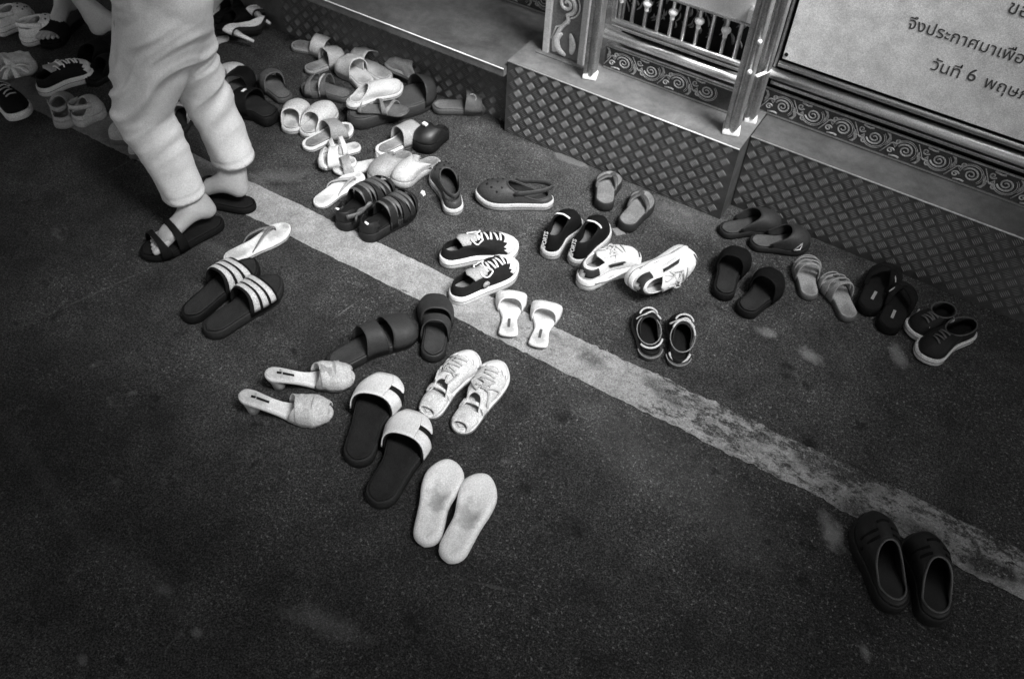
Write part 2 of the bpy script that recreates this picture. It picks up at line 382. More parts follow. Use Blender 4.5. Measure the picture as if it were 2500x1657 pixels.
STAINS = [((-.9, 2.20), .42, .035, 0, .022), ((-.62, 2.17), .12, .05, 0, .03), ((-0.2108, 1.8738), .030, .018, .3, .11), ((-0.0794, 1.8611), .035, .020, -.2, .13), ((0.1246, 2.0004), .045, .020, -1.0, .12), ((-1.0268, 2.2347), .05, .012, -.1, .05),
  ((0.1482, 1.3624), .05, .025, -1.0, .16), ((0.3035, 1.1228), .018, .010, -.9, .12), ((-0.4011, 1.3148), .22, .07, -.5, .018), ((-0.1758, 1.3118), .25, .09, -.4, .020), ((-0.4338, 1.5203), .10, .03, -.6, .02),
  ((-0.5816, 2.2261), .12, .03, 0, .03), ((-1.7891, 1.5138), .12, .05, .6, .045), ((-1.7590, 1.6309), .10, .03, .7, .05), ((-0.7063, 0.5532), .09, .025, .2, .055), ((-1.6643, 2.6822), .03, .02, 0, .05), ((-1.0419, 0.4267), .02, .012, .2, .05), ((-0.9147, 0.3932), .012, .010, .2, .08), ((-1.0696, 0.2271), .012, .01, 0, .08), ((-1.6740, 1.2820), .10, .02, .1, .02), ((-0.8706, 1.2805), .012, .008, 0, .1), ((-0.5965, 1.1143), .012, .008, 0, .04),
  ((0.0206, 1.5765), .030, .018, -.5, -.75), ((-0.0993, 1.4393), .015, .010, -.5, -.7), ((-0.1203, 1.7923), .018, .014, 0, -.6), ((-0.5186, 1.0721), .018, .012, 0, -.55), ((0.1320, 1.2099), .02, .015, 0, -.6), ((-1.5820, 1.1832), .09, .05, .2, -.25)]
LINES = [((-1.9137, 0.7359), (-1.7722, 1.1538), .0035, .025), ((-1.2352, 1.2505), (-1.2240, 1.3323), .003, .05), ((-2.2032, 1.3237), (-2.1890, 1.4450), .003, .03), ((-1.7141, 0.5487), (-1.3103, 0.4310), .02, .012), ((-1.3652, 0.4329), (-0.8483, 0.4198), .03, .010), ((-0.4864, 0.8065), (-0.4152, 0.8291), .004, .04)]
WEARSPOTS = [((-0.5794, 1.5164), .055, .022, -.15, .75), ((-0.3614, 1.5191), .07, .022, -.3, .8), ((0.0412, 1.5240), .05, .022, -.2, .9), ((0.1889, 1.4540), .06, .03, -.3, .9), ((0.3300, 1.4800), .07, .025, 0, .85), ((0.4934, 1.4726), .08, .03, .2, 1), ((-0.7174, 1.5353), .05, .010, 0, .6)]
# ------------------------------------------------------------------ the ground and its painted line
def asphalt_nodes(t, tc):
    g = noise_s(t, tc, 520, 2, .75); g2 = noise_s(t, tc, 150, 3, .65); big = noise_s(t, tc, 1.7, 5, .62, .4); mid = noise_s(t, tc, 9, 5, .65)
    gg = noise_s(t, tc, 240, 2, .6); v = mathn(t, 'MULTIPLY', mathn(t, 'MULTIPLY', maprange(t, g, .3, .7, .6, 1.45), maprange(t, gg, .36, .64, .42, 1.75)), maprange(t, g2, .3, .72, .70, 1.3))
    v = mathn(t, 'MULTIPLY', v, speck(t, tc, 360, .35, 1.65)); v = mathn(t, 'MULTIPLY', v, maprange(t, big, .32, .68, .62, 1.4)); v = mathn(t, 'MULTIPLY', v, maprange(t, mid, .32, .68, .70, 1.35))
    sx = N(t, 'ShaderNodeSeparateXYZ'); t.links.new(tc, sx.inputs[0])
    # exposed aggregate: pale irregular grit, thicker towards +x where the surface is more worn
    grit = maprange(t, noise_s(t, tc, 115, 4, .7), .575, .66, 0, 1)
    where = maprange(t, mathn(t, 'ADD', noise_s(t, tc, 4.5, 4, .6), maprange(t, sx.outputs[0], -1.5, .3, -.07, .09)), .38, .60, .10, 1)
    fleck = mathn(t, 'MULTIPLY', grit, where)
    v = mathn(t, 'MULTIPLY', v, maprange(t, sx.outputs[1], 1.40, 1.46, .86, 1.12))
    v = mathn(t, 'ADD', mathn(t, 'MULTIPLY', v, .030), mathn(t, 'MULTIPLY', fleck, .15))
    return v, g, g2, sx
m, t, b = nmat('asphalt'); ASPH = m
tc = N(t, 'ShaderNodeTexCoord').outputs['Object']
v, g, g2, sx = asphalt_nodes(t, tc)
nz = maprange(t, noise_s(t, tc, 26, 4, .7), .25, .75, -.55, .55)
for pa, pb, w_, amt in LINES:
    dx, dy = pb[0]-pa[0], pb[1]-pa[1]
    STAINS.append((((pa[0]+pb[0])/2, (pa[1]+pb[1])/2), math.hypot(dx, dy)/2, w_, math.atan2(dy, dx), amt))
for c, rx, ry, ang, amt in STAINS:
    mk = stain_shade_mask(t, tc, c, rx, ry, ang, nz)
    if amt > 0: v = mathn(t, 'ADD', v, mathn(t, 'MULTIPLY', mathn(t, 'MULTIPLY', mk, maprange(t, g, .3, .7, .6, 1.3)), amt))
    else: v = mathn(t, 'MULTIPLY', v, mathn(t, 'SUBTRACT', 1, mathn(t, 'MULTIPLY', mk, -amt)))
sc1 = mathn(t, 'MULTIPLY', maprange(t, noise_s(t, tc, 13, 6, .72, .5), .615, .70, 0, 1), maprange(t, g, .3, .7, .5, 1.4))
v = mathn(t, 'ADD', v, mathn(t, 'MULTIPLY', sc1, .045))
off = N(t, 'ShaderNodeMapping'); off.inputs['Location'].default_value = (7.3, 3.1, 2.2); t.links.new(tc, off.inputs[0])
v = mathn(t, 'MULTIPLY', v, maprange(t, noise_s(t, off.outputs[0], 11, 5, .65, .3), .62, .70, 1, .35))
t.links.new(v, b.inputs['Base Color']); b.inputs['Roughness'].default_value = .85; b.inputs['Specular IOR Level'].default_value = .25
bp = N(t, 'ShaderNodeBump'); bp.inputs['Strength'].default_value = .5; bp.inputs['Distance'].default_value = .003
t.links.new(mathn(t, 'ADD', g, mathn(t, 'MULTIPLY', g2, 4)), bp.inputs['Height']); t.links.new(bp.outputs[0], b.inputs['Normal'])
gr = MB().add([(-90, -60, 0), (90, -60, 0), (90, 120, 0), (-90, 120, 0)], [(0, 1, 2, 3)]).build('ground', ASPH, smooth=False)
tag(gr, kind='structure', label='dark worn asphalt with pale flecks and stains')

m, t, b = nmat('line_paint')
tc = N(t, 'ShaderNodeTexCoord').outputs['Object']
va, g, g2, sx = asphalt_nodes(t, tc)
pw = mathn(t, 'MULTIPLY', mathn(t, 'MULTIPLY', speck(t, tc, 380, .72, 1.28), maprange(t, noise_s(t, tc, 250, 2, .6), .36, .64, .85, 1.15)), maprange(t, noise_s(t, tc, 14, 6, .7), .35, .65, .72, 1.15))
pw = mathn(t, 'MULTIPLY', pw, .27)
mpn = N(t, 'ShaderNodeMapping'); mpn.inputs['Scale'].default_value = (.8, 1.5, 1); t.links.new(tc, mpn.inputs[0])
n1 = noise_s(t, mpn.outputs[0], 34, 9, .82, .3); n2 = noise_s(t, mpn.outputs[0], 6, 3, .6)
lvl = maprange(t, sx.outputs[0], -.85, -.1, -.35, 1.0)
edge = maprange(t, sx.outputs[1], 1.50, 1.56, 0, .07)
thr = mathn(t, 'ADD', mathn(t, 'ADD', mathn(t, 'MULTIPLY', lvl, .085), mathn(t, 'MULTIPLY', edge, lvl)), mathn(t, 'MULTIPLY', mathn(t, 'SUBTRACT', n2, .5), .42))
wear = maprange(t, mathn(t, 'SUBTRACT', mathn(t, 'ADD', n1, thr), .60), -.03, .06, 0, 1)
nz2 = maprange(t, noise_s(t, tc, 26, 4, .7), .25, .75, -.55, .55)
for c, rx, ry, ang, amt in WEARSPOTS:
    wear = mathn(t, 'MAXIMUM', wear, mathn(t, 'MULTIPLY', stain_shade_mask(t, tc, c, rx, ry, ang, nz2), amt))
# far left the paint is mixed duller, towards the asphalt tone
old = maprange(t, sx.outputs[0], -2.6, -1.9, .55, 0)
wear = mathn(t, 'MAXIMUM', wear, old)
mx = mathn(t, 'ADD', mathn(t, 'MULTIPLY', pw, mathn(t, 'SUBTRACT', 1, wear)), mathn(t, 'MULTIPLY', mathn(t, 'MULTIPLY', va, 1.25), wear))
t.links.new(mx, b.inputs['Base Color']); b.inputs['Roughness'].default_value = .75; b.inputs['Specular IOR Level'].default_value = .3
bp = N(t, 'ShaderNodeBump'); bp.inputs['Strength'].default_value = .4; bp.inputs['Distance'].default_value = .002
t.links.new(mathn(t, 'SUBTRACT', mathn(t, 'ADD', g, g2), wear), bp.inputs['Height']); t.links.new(bp.outputs[0], b.inputs['Normal'])
rows = []
xs = np.concatenate([np.arange(-12, -3.2, .3), np.arange(-3.2, 2., .012), np.arange(2., 6, .3)])
def rag(x, s, a): return a*(mnoise.noise((x*9, s, 0))*.8+mnoise.noise((x*45, s, 3))*.5+mnoise.noise((x*160, s, 7))*.35)
lo_, hi_ = [], []
for x in xs:
    a = .004+.005*min(1, max(0, (x+1.2)/.8))
    lo_.append((x, 1.436+rag(x, 1, .008+.006*min(1, max(0, (x+1.1)/.6))), .0025)); hi_.append((x, 1.560+.006*min(1, max(0, (x+1)))+rag(x, 9, a*1.7), .0025))
ls = MB().grid([lo_, hi_]).build('painted_line', m, smooth=False)
tag(ls, kind='structure', label='broad pale painted line, worn through towards the right')

# ------------------------------------------------------------------ chequered metal steps
def plate_mat(name, alb, metal, rough, bright):
    m, t, b = nmat(name); tc = N(t, 'ShaderNodeTexCoord').outputs['Object']
    g = noise_s(t, tc, 420, 2, .7); wv = noise_s(t, tc, 8, 5, .65, .3); w2 = noise_s(t, tc, 40, 3)
    v = mathn(t, 'MULTIPLY', maprange(t, g, .3, .7, .75, 1.25), maprange(t, wv, .3, .7, .6, 1.35))
    v = mathn(t, 'MULTIPLY', mathn(t, 'MULTIPLY', v, maprange(t, w2, .3, .7, .85, 1.1)), alb)
    t.links.new(v, b.inputs['Base Color']); b.inputs['Metallic'].default_value = metal
    t.links.new(maprange(t, wv, .3, .7, rough+.1, rough-.06), b.inputs['Roughness'])
    bp = N(t, 'ShaderNodeBump'); bp.inputs['Strength'].default_value = .25; bp.inputs['Distance'].default_value = .001
    t.links.new(w2, bp.inputs['Height']); t.links.new(bp.outputs[0], b.inputs['Normal'])
    return m
PLATE = plate_mat('step_plate', .072, .2, .6, 1); BAR = plate_mat('tread_bar', .19, .12, .55, 1)
TOPM = plate_mat('step_top', .12, .3, .5, 1); TOPL = plate_mat('step_top_pale', .16, .15, .6, 1); TRIM = M(.62, .4, metal=.3, grain=.15, wear=.3, bump=.2); LIP = plate_mat('step_lip', .19, .3, .5, 1)
def patch_mesh(name, sgn):
    mb = MB(); d = Vector((1, 0, -sgn)).normalized(); pr = Vector((1, 0, sgn)).normalized()
    for k in range(5):
        o = pr*((k-2)*.0054); L = .0125
        a, b_ = o-d*L, o+d*L; w_ = pr*.00125; h = Vector((0, -.0024, 0)); e = d*.004
        V = [a-w_*.5, a+w_*.5, b_+w_*.5, b_-w_*.5, a+e-w_*.25+h, a+e+w_*.25+h, b_-e+w_*.25+h, b_-e-w_*.25+h, o-w_*1.1-d*.004, o+w_*1.1-d*.004, ]
        V = [a, o-d*.004+w_, o+d*.004+w_, b_, o+d*.004-w_, o-d*.004-w_, o-d*.006+h, o+d*.006+h]
        mb.add(V, [(0, 1, 6), (1, 2, 7, 6), (2, 3, 7), (3, 4, 7), (4, 5, 6, 7), (5, 0, 6)])
    me = bpy.data.meshes.new(name); me.from_pydata(mb.V, [], mb.F); me.materials.append(BAR); me.update(); return me
PM = [patch_mesh('tread_patch', 1), patch_mesh('tread_patch', -1)]
def step(name, label, x0, x1, y0, y1, h, face_y, lip=None, phase=0, maxx=None, topm=TOPM):
    e = empty(name, (x0, y0, 0), label, 'step', 'metal steps in front of the shrine fence')
    c = lambda b_: b_
    mb = MB().box((0, face_y-y0, 0), (x1-x0, face_y-y0+.006, h-.0035)); mb.build('front_plate', PLATE, e, False)
    MB().box((0, 0, h-.0035), (x1-x0, y1-y0, h)).build('top_plate', topm, e, False)
    tr = MB().tube([(0, -.0005, h-.002), (x1-x0, -.0005, h-.002)], .0024, .0024, 8); tr.build('edge_trim', TRIM, e)
    if lip: MB().box((0, .001, h-lip), (x1-x0, face_y-y0, h-.004)).build('lip', LIP, e, False)
    for xx in (0, x1-x0-.006): MB().box((xx, face_y-y0+.006, 0), (xx+.006, y1-y0, h-.004)).build('side_plate', PLATE, e, False)
    P = .0445; nb = 0; top = h-(lip or 0)-.004
    cells = []
    for k in range(int(((maxx or x1)-x0)/P*1)+2):
        for j in range(9):
            for q in (0, 1):
                x = (k+.5*q)*P+phase; z = top-.013-(j+.5*q)*P
                if .012 < x < (maxx or x1)-x0-.012 and z > .008: cells.append((x, z, q))
    if len(cells) > 300:        # past 300 the rest is one joined part
        mb = MB()
        for x, z, q in cells[300:]: mb.add([(v.co.x+x, v.co.y+face_y-y0-.0001, v.co.z+z) for v in PM[q].vertices], [tuple(p.vertices) for p in PM[q].polygons])
        mb.build('tread_pattern', BAR, e, False)['kind'] = 'stuff'
    for x, z, q in cells[:300]:
        o = bpy.data.objects.new('tread_patch', PM[q]); COL.objects.link(o); o.parent = e; o.location = (x+random.uniform(-.0006, .0006), face_y-y0-.0001, z)
    return e
step('metal_step', 'chequered metal step directly below the small gate, its bright edge nearest the middle', -1.297, -.508, 2.24, 2.62, .27, 2.24, topm=TOPL)
step('metal_step', 'long dark chequered metal step set back below the lettered sign board', -.505, 2.4, 2.325, 2.75, .266, 2.325, maxx=2.3, phase=.018)
step('metal_step', 'grey platform step with a projecting lip, left of the ornate pillar', -4.6, -1.300, 2.222, 2.60, .249, 2.285, lip=.031, maxx=-4.59) 
e_left = bpy.data.objects['metal_step.002']
P = .0445
for k in range(22):
    for j in range(6):
        for q in (0, 1):
            x = 3.27-(k+.5*q)*P; z = .2-.0445*(j+.5*q)
            if z > .008:
                o = bpy.data.objects.new('tread_patch', PM[q]); COL.objects.link(o); o.parent = e_left; o.location = (x, .0629, z)

# ------------------------------------------------------------------ ornate fence
def spiral(mb, cx, cz, r0, r1, a0, turns, rr, y=0, sgn=1, n=26, tail=None):
    pts = list(tail or [])
    for k in range(n+1):
        q = k/n; a = a0+sgn*turns*2*PI*q; r = r0+(r1-r0)*q**.85
        pts.append((cx+r*math.cos(a), y, cz+r*math.sin(a)))
    mb.tube(pts, rr, rr*.8, 5, upv=(0, -1, 0), taper=lambda q: 1.1-.45*q)
def scroll_mesh(flip):
    mb = MB(); f = -1 if flip else 1
    Z = lambda z: z*f
    def sp(cx, cz, r0, r1, a0, turns, rr, sgn, tail=None):
        spiral(mb, cx, Z(cz), r0, r1, a0*f, turns, rr, 0, sgn*f, tail=tail)
    sp(.014, -.004, .0235, .004, PI*.9, 1.9, .0030, -1)
    sp(.014, -.004, .0300, .0285, PI*1.0, .62, .0016, -1, tail=[(-.052, 0, Z(-.032)), (-.040, 0, Z(-.012)), (-.028, 0, Z(.010)), (-.016, 0, Z(.016))][:3])
    sp(.014, -.004, .0345, .0330, PI*.95, .6, .0012, -1)
    sp(-.026, -.018, .0110, .002, PI*.1, 1.3, .0026, 1)
    sp(-.012, .018, .0085, .002, PI*1.5, 1.2, .0024, -1, tail=[(-.034, 0, Z(.004)), (-.026, 0, Z(.010))])
    mb.tube([(-.026, -.001, Z(-.034)), (-.006, -.001, Z(-.030)), (.004, -.001, Z(-.033))], .0035, .0022, 5, upv=(0, -1, 0))
    for q in range(3): mb.tube(smooth_path([(-.050+q*.004, 0, Z(.034)), (-.040+q*.003, 0, Z(.022-q*.004)), (-.044, 0, Z(.004-q*.006))], 3), .0015, .0012, 5, upv=(0, -1, 0))
    me = bpy.data.meshes.new('scroll'); me.from_pydata(mb.V, [], mb.F); me.polygons.foreach_set('use_smooth', [True]*len(me.polygons)); me.update(); return me
SCR = [scroll_mesh(0), scroll_mesh(1)]
RELIEF = M(.48, .5, grain=.2, wear=.3, bump=.2, metal=.35); RELD = M(.05, .6, metal=.2, wear=.3); RELL = M(.78, .5, grain=.12, wear=.2, metal=.2)
for s_ in SCR: s_.materials.append(RELIEF)
DARKIN = M(.012, .8, spec=.2)
def scroll_panel(parent, x0, x1, y, z0, z1):
    """pressed relief plate with a row of scrolls"""
    p = MB().box((x0, y, z0), (x1, y+.006, z1)).build('scroll_panel', RELD, parent, False)
    MB().tube([(x0, y-.002, z1), (x1, y-.002, z1)], .0045, .003, 6).build('bead_rail', RELIEF, parent)
    MB().box((x0, y-.004, z0-.002), (x1, y-.0005, z0+.002)).build('base_bead', CHROME, parent, False)
    W_ = .093; n = int((x1-x0)/W_)
    for k in range(n):
        o = bpy.data.objects.new('scroll', SCR[k % 2]); COL.objects.link(o); o.parent = parent
        o.location = (x0+.052+k*W_, y-.0015, (z0+z1)/2); sc = (z1-z0)/.082; o.scale = (1, 1, sc)
def post(x, y, z0, label, h=2.0, w_=.036, fw_=.05):
    e = empty('fence_post', (x, y, z0), label, 'fence post', 'metal posts of the fence')
    MB().box((-w_/2, -w_/2, .018), (w_/2, w_/2, h)).build('post_tube', CHROMED, e, False, bevel=.006)
    mb = MB()
    for dx in (-w_*.26, w_*.26): mb.tube([(dx, -w_/2-.001, .02), (dx, -w_/2-.001, h-.01)], w_*.2, .004, 8, upv=(0, -1, 0))
    mb.build('flute', CHROMED, e)
    MB().tube([(0, 0, .0005), (0, 0, .013), (0, 0, .020), (0, 0, .024)], fw_/2, fw_/2, 4, taper=lambda q: 1.25 if q < .5 else 1.05-.25*(q-.5)).build('foot_cap', METALB, e, False, bevel=.004).rotation_euler.z = PI/4
    return e
post(-1.040, 2.312, .27, 'slim metal post with a bright foot cap, between the ornate pillar and the small gate')
post(-.563, 2.305, .27, 'thicker metal post with broad bright foot cap at the middle step edge', w_=.042, fw_=.058)
post(-.537, 2.395, .266, 'thin metal post standing just behind the broad footed post, beside the sign frame', w_=.032, fw_=.042)
# pillar
e = empty('ornate_pillar', (-1.163, 2.40, .27), 'square pale pillar with carved scrolls between two plain edge strips', 'pillar')
MB().box((-.060, -.045, 0), (.060, .075, 2.2)).build('shaft', M(.17, .6, grain=.2), e, False)
for x in (-.071, .056): MB().box((x, -.055, 0), (x+.022, .075, 2.2)).build('edge_strip', M(.62, .5, grain=.1, metal=.2), e, False, bevel=.003)
for k in range(5):
    mb = MB(); z = .075+k*.30; f = 1
    for rr, r0, a0 in ((.0055, .036, 0), ):
        spiral(mb, 0.0, z+.11, .034, .006, -PI*.45, 1.7, .0075, -.048, 1, tail=[(-.030, -.048, z-.06), (-.034, -.048, z-.02), (-.012, -.048, z+.03), (.010, -.048, z+.06)])
        spiral(mb, 0.0, z+.11, .045, .044, -PI*.4, .55, .003, -.048, 1, tail=[(-.044, -.048, z-.02), (-.03, -.048, z+.025), (.012, -.048, z+.05)])
    mb.tube(smooth_path([(.012, -.049, z-.062), (-.016, -.051, z-.045), (-.024, -.051, z-.015), (-.006, -.049, z+.01)], 5), .013, .006, 7, upv=(0, -1, 0), taper=lambda q: math.sin(PI*(.12+.8*q)))
    mb.tube(smooth_path([(.030, -.049, z-.05), (.034, -.051, z-.015), (.022, -.051, z+.02)], 5), .012, .005, 7, upv=(0, -1, 0), taper=lambda q: math.sin(PI*(.12+.8*q)))
    mb.tube(smooth_path([(.038, -.049, z+.15), (.022, -.051, z+.175), (-.02, -.051, z+.19)], 5), .010, .005, 7, upv=(0, -1, 0), taper=lambda q: math.sin(PI*(.12+.8*q)))
    mb.build('carved_scroll', RELL, e)
MB().box((-.085, -.07, 0), (.085, .09, .004)).build('plinth', TOPL, e, False)
# gate between the pillar and the broad post
g = empty('ornate_gate', (0, 0, 0), 'low metal gate with thin balusters and a scroll plate between two posts', 'gate')
x0, x1, Y = -1.018, -.588, 2.38
scroll_panel(g, x0-.012, x1+.008, Y+.004, .275, .350)
MB().tube([(x0-.02, Y, .391), (x1, Y, .391)], .0165, .0165, 16).build('tube_rail', CHROME, g)
MB().box((x0-.01, Y-.004, .357), (x1, Y+.01, .364)).build('under_rail', CHROMED, g, False, bevel=.001)
MB().box((x0, Y-.010, .421), (x1-.012, Y+.014, .430)).box((x0, Y-.006, .432), (x1-.012, Y+.012, .438)).build('lower_rail', CHROMED, g, False, bevel=.002)
MB().tube([(x0, Y-.002, .443), (x1-.016, Y-.002, .443)], .0075, .0075, 12).build('round_rail', CHROME, g)
for k in range(10):
    x = -1.0+.0412*k
    bl = MB().tube([(x, Y+.002, .445), (x, Y+.002, .80)], .0062, .0062, 8); bo = bl.build('baluster', CHROME, g)
    if k % 2 == 0:
        q = .522; pf = [(-.012, .007), (-.002, .007), (.003, .011), (.009, .0145), (.015, .0135), (.020, .008), (.024, .004)]
        mb = MB(); rings = [[(x+r*math.cos(a), Y+.002+r*math.sin(a), q-.008+z) for a in (2*PI*j/12 for j in range(12))] for z, r in pf]
        mb.grid(rings, closed_v=True); mb.build('finial_ball', METALB, bo)
for xx in (x0-.004, x1-.014): MB().box((xx, Y-.008, .43), (xx+.014, Y+.012, 1.4)).build('stile', CHROMED, g, False, bevel=.003)
MB().box((x0+.012, Y+.05, .28), (x1-.014, Y+.055, .9)).build('back_plate', DARKIN, g, False)
rnd = random.Random(4)
mb = MB()
for k in range(90):
    x = x0+.02+rnd.random()*.39; z = .452+rnd.random()*.12; L_ = .018+rnd.random()*.02; a = rnd.uniform(.9, 2.2)
    mb.tube(smooth_path([(x, Y+.044, z), (x+L_*.5*math.cos(a)+.006, Y+.040, z+L_*.5*math.sin(a)), (x+L_*math.cos(a), Y+.044, z+L_*math.sin(a))], 3), .0035, .002, 5, upv=(0, -1, 0), taper=lambda q: math.sin(PI*(.1+.85*q)))
mb.build('leaf_ornament', M(.30, .5, metal=.3, wear=.3), g)
MB().box((x0+.0, Y-.012, .572), (x1-.012, Y-.004, 1.35)).build('pale_panel', M(.6, .4, grain=.08, wear=.08), g, False)
MB().box((x0+.0, Y-.016, .566), (x1-.012, Y+.002, .5715)).build('panel_edge', CHROMED, g, False)
h_ = MB().box((-.612, 2.345, .585), (-.585, 2.375, .625)).box((-.600, 2.333, .598), (-.577, 2.345, .616)).build('hinge', CHROME, g, False, bevel=.002)
# sign and its frame on the right
f = empty('metal_railing', (0, 0, 0), 'polished tube frame under the lettered board, with a long scroll plate below', 'frame')
xa, xb, Y = -.512, 2.3, 2.45
scroll_panel(f, xa-.022, xb, Y+.006, .272, .352)
MB().tube([(xa-.026, Y-.006, .409), (xb, Y-.006, .409)], .0155, .0155, 18).build('tube_rail', CHROME, f)
MB().tube([(xa-.034, Y-.012, .409), (xa-.022, Y-.012, .409)], .019, .019, 14).build('collar', METALB, f)
MB().box((xa-.01, Y-.004, .372), (xb, Y+.012, .382)).build('under_rail', CHROMED, f, False, bevel=.002)
MB().box((xa-.004, Y-.006, .433), (xb, Y+.01, .447)).build('flat_rail', CHROMED, f, False, bevel=.003)
MB().tube([(xa-.002, Y-.008, .449), (xb, Y-.008, .449)], .005, .005, 10).build('bead_tube', CHROME, f)
for dx, wv in ((-.030, .010), (-.014, .007)):
    MB().box((xa+dx, Y-.010, .43), (xa+dx+wv, Y+.012, 1.6)).build('upright', CHROMED, f, False, bevel=.002)
MB().box((xa-.03, Y+.03, .28), (xb, Y+.034, 1.6)).build('back_plate', DARKIN, f, False)
MB().tube([(-.563+.014, 2.280, .49), (-.563+.014, 2.273, .49)], .007, .007, 10).build('rivet', METALB, f)
MB().tube([(-.545, 2.283, .583), (-.545, 2.276, .583)], .0065, .0065, 10).build('rivet', METALB, f)
MB().tube([(-.540, 2.33, .452), (-.522, 2.40, .440)], .006, .004, 8).build('latch', METALB, f)
sg = empty('sign_board', (0, 0, 0), 'large pale board with dark Thai lettering at the upper right', 'sign')
bd = MB().box((xa+.004, Y-.008, .4625), (xb-.02, Y, 1.5)).build('board', M(.70, .35, grain=.12, wear=.22, bump=.05), sg, False, bevel=.001)
MB().tube([(-.499, Y-.0075, .479), (-.499, Y-.0105, .479)], .0055, .0055, 12).build('screw', BLACK, sg)
LETM = M(.05, .7, grain=.3, wear=.2)
def letters(body, x, z, size, yy=Y-.0085, thai=True):
    cu = bpy.data.curves.new('lettering', 'FONT'); cu.body = body; cu.size = size; cu.extrude = .0006; cu.offset = 0
    try:
        import os
        fp = os.path.join(bpy.utils.system_resource('DATAFILES'), 'fonts', 'NotoSansThai-VariableFont_wdth,wght.woff2')
        if thai and os.path.exists(fp): cu.font = bpy.data.fonts.load(fp)
    except Exception: pass
    o = bpy.data.objects.new('lettering', cu); COL.objects.link(o)
    dg = bpy.context.evaluated_depsgraph_get(); me = bpy.data.meshes.new_from_object(o.evaluated_get(dg)); bpy.data.objects.remove(o)
    me.materials.clear(); me.materials.append(LETM)
    q = bpy.data.objects.new('lettering', me); COL.objects.link(q); q.parent = sg; q.location = (x, yy, z); q.rotation_euler = (PI/2, 0, 0); return q
letters('จึงประกาศมาเพื่อ', -.220, .660, .0635)
letters('วันที่', -.126, .572, .066); letters('6', -.034, .576, .050, thai=False); letters('พฤษภาคม', .012, .572, .066)
letters('ขอให้', -.015, .772, .070)
# ornamental low fence behind the left platform
lf = empty('ornate_fence', (0, 0, 0), 'low dark scrolled fence plate at the back of the left platform, left of the pillar', 'fence')
scroll_panel(lf, -4.5, -1.25, 2.585, .252, .33)
MB().tube([(-4.5, 2.58, .36), (-1.25, 2.58, .36)], .015, .015, 12).build('tube_rail', CHROME, lf)
MB().box((-4.5, 2.60, .25), (-1.25, 2.605, 1.3)).build('back_plate', DARKIN, lf, False)

# ------------------------------------------------------------------ unseen sheets added to block light round a gap of open sky
BLOCKER_MAT = M(.05, .9)
def light_blocker(x0, x1, y0, y1, z, label, poles):
    e = empty('light_blocker', (x0, y0, 0), label, 'light_blocker')
    rows = []
    for i in range(13):
        rows.append([(j*(x1-x0)/12, i*(y1-y0)/12, z-.05*math.sin(PI*i/12)*math.sin(PI*j/12)) for j in range(13)])
    MB().grid(rows).build('blocker_sheet', BLOCKER_MAT, e, solid=.01)
    for px_, py_ in poles: MB().tube([(px_, py_, 0), (px_, py_, z)], .02, .02, 10).build('pole', CHROMED, e)
light_blocker(-4.5, 4.0, -2.6, .60, 2.5, 'dark unseen sheet added to shade the near side', [(.05, .05), (8.45, .05), (.05, 3.1), (8.45, 3.1)])
light_blocker(-5.5, -.32, .50, 5.2, 2.65, 'dark unseen sheet added to shade the far left', [(.05, .05), (.05, 4.5), (2.2, 4.5)])
light_blocker(1.16, 4.5, .50, 5.2, 2.65, 'dark unseen sheet added to shade the long step at the right', [(3.2, .05), (.05, 4.5), (3.2, 4.5)])

# ------------------------------------------------------------------ shoes left on the ground
G1 = 'foreground shoes'
# pale foam slippers, soles nearest the camera
def foam(heel, toe, label, side):
    s = Shoe('foam_slipper', heel, toe, label, 'slipper', 'pair of plain pale foam slippers', side=side, style='foot', W=.098, spring=.004)
    s.zt = .027
    top = lambda t, q: -.012*math.exp(-((t-.50)/.13)**2)*(1-q*q)**.7 - .003*math.exp(-((t-.18)/.14)**2)*(1-q*q) - .0012*math.exp(-((q-.55*(1-t))/.12)**2)*(t > .3)
    s.slab('sole', [(.010, 0), (.003, .004), (0, .014), (.001, .028), (.005, .034), (.012, .0365)], worn(FOAMW, s.L, ((.50, .16, .11),), .45), top=top)  # shade of the arch hollow is painted into the foam colour
    return s
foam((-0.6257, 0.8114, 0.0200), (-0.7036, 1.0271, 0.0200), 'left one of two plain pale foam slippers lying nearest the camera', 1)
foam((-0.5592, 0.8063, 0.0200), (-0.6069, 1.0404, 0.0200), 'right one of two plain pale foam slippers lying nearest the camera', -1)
# black slides with crossed white strap
def xslide(heel, toe, label, side):
    s = slide(heel, toe, label, 'pair of black slides with forked white straps', solem=DARK, bed=M(.014, .75, spec=.15), strapm=M(.008, .6, spec=.2), side=side, W=.112, x0=.56, x1=.985, h0=.058, h1=.026, th=.032, rimw=.006)
    s.band('white_strap', .56, .985, .058, .026, WHITE, u0=0, u1=.95, out=.004, off=.003, th=.003, v0=.02, v1=.62)
    s.band('white_strap', .56, .985, .058, .026, WHITE, u0=0, u1=.36, out=.004, off=.003, th=.003, v0=.62, v1=.98)
    s.band('white_strap', .56, .985, .058, .026, WHITE, u0=.55, u1=.95, out=.004, off=.003, th=.003, v0=.62, v1=.86)
    return s
xslide((-0.8884, 0.8979, 0.0200), (-0.9723, 1.1431, 0.0300), 'black slide with white forked strap beside the pale heeled mule', 1)
xslide((-0.7792, 0.8350, 0.0200), (-0.8364, 1.0883, 0.0300), 'black slide with white forked strap directly above the foam slippers', -1)
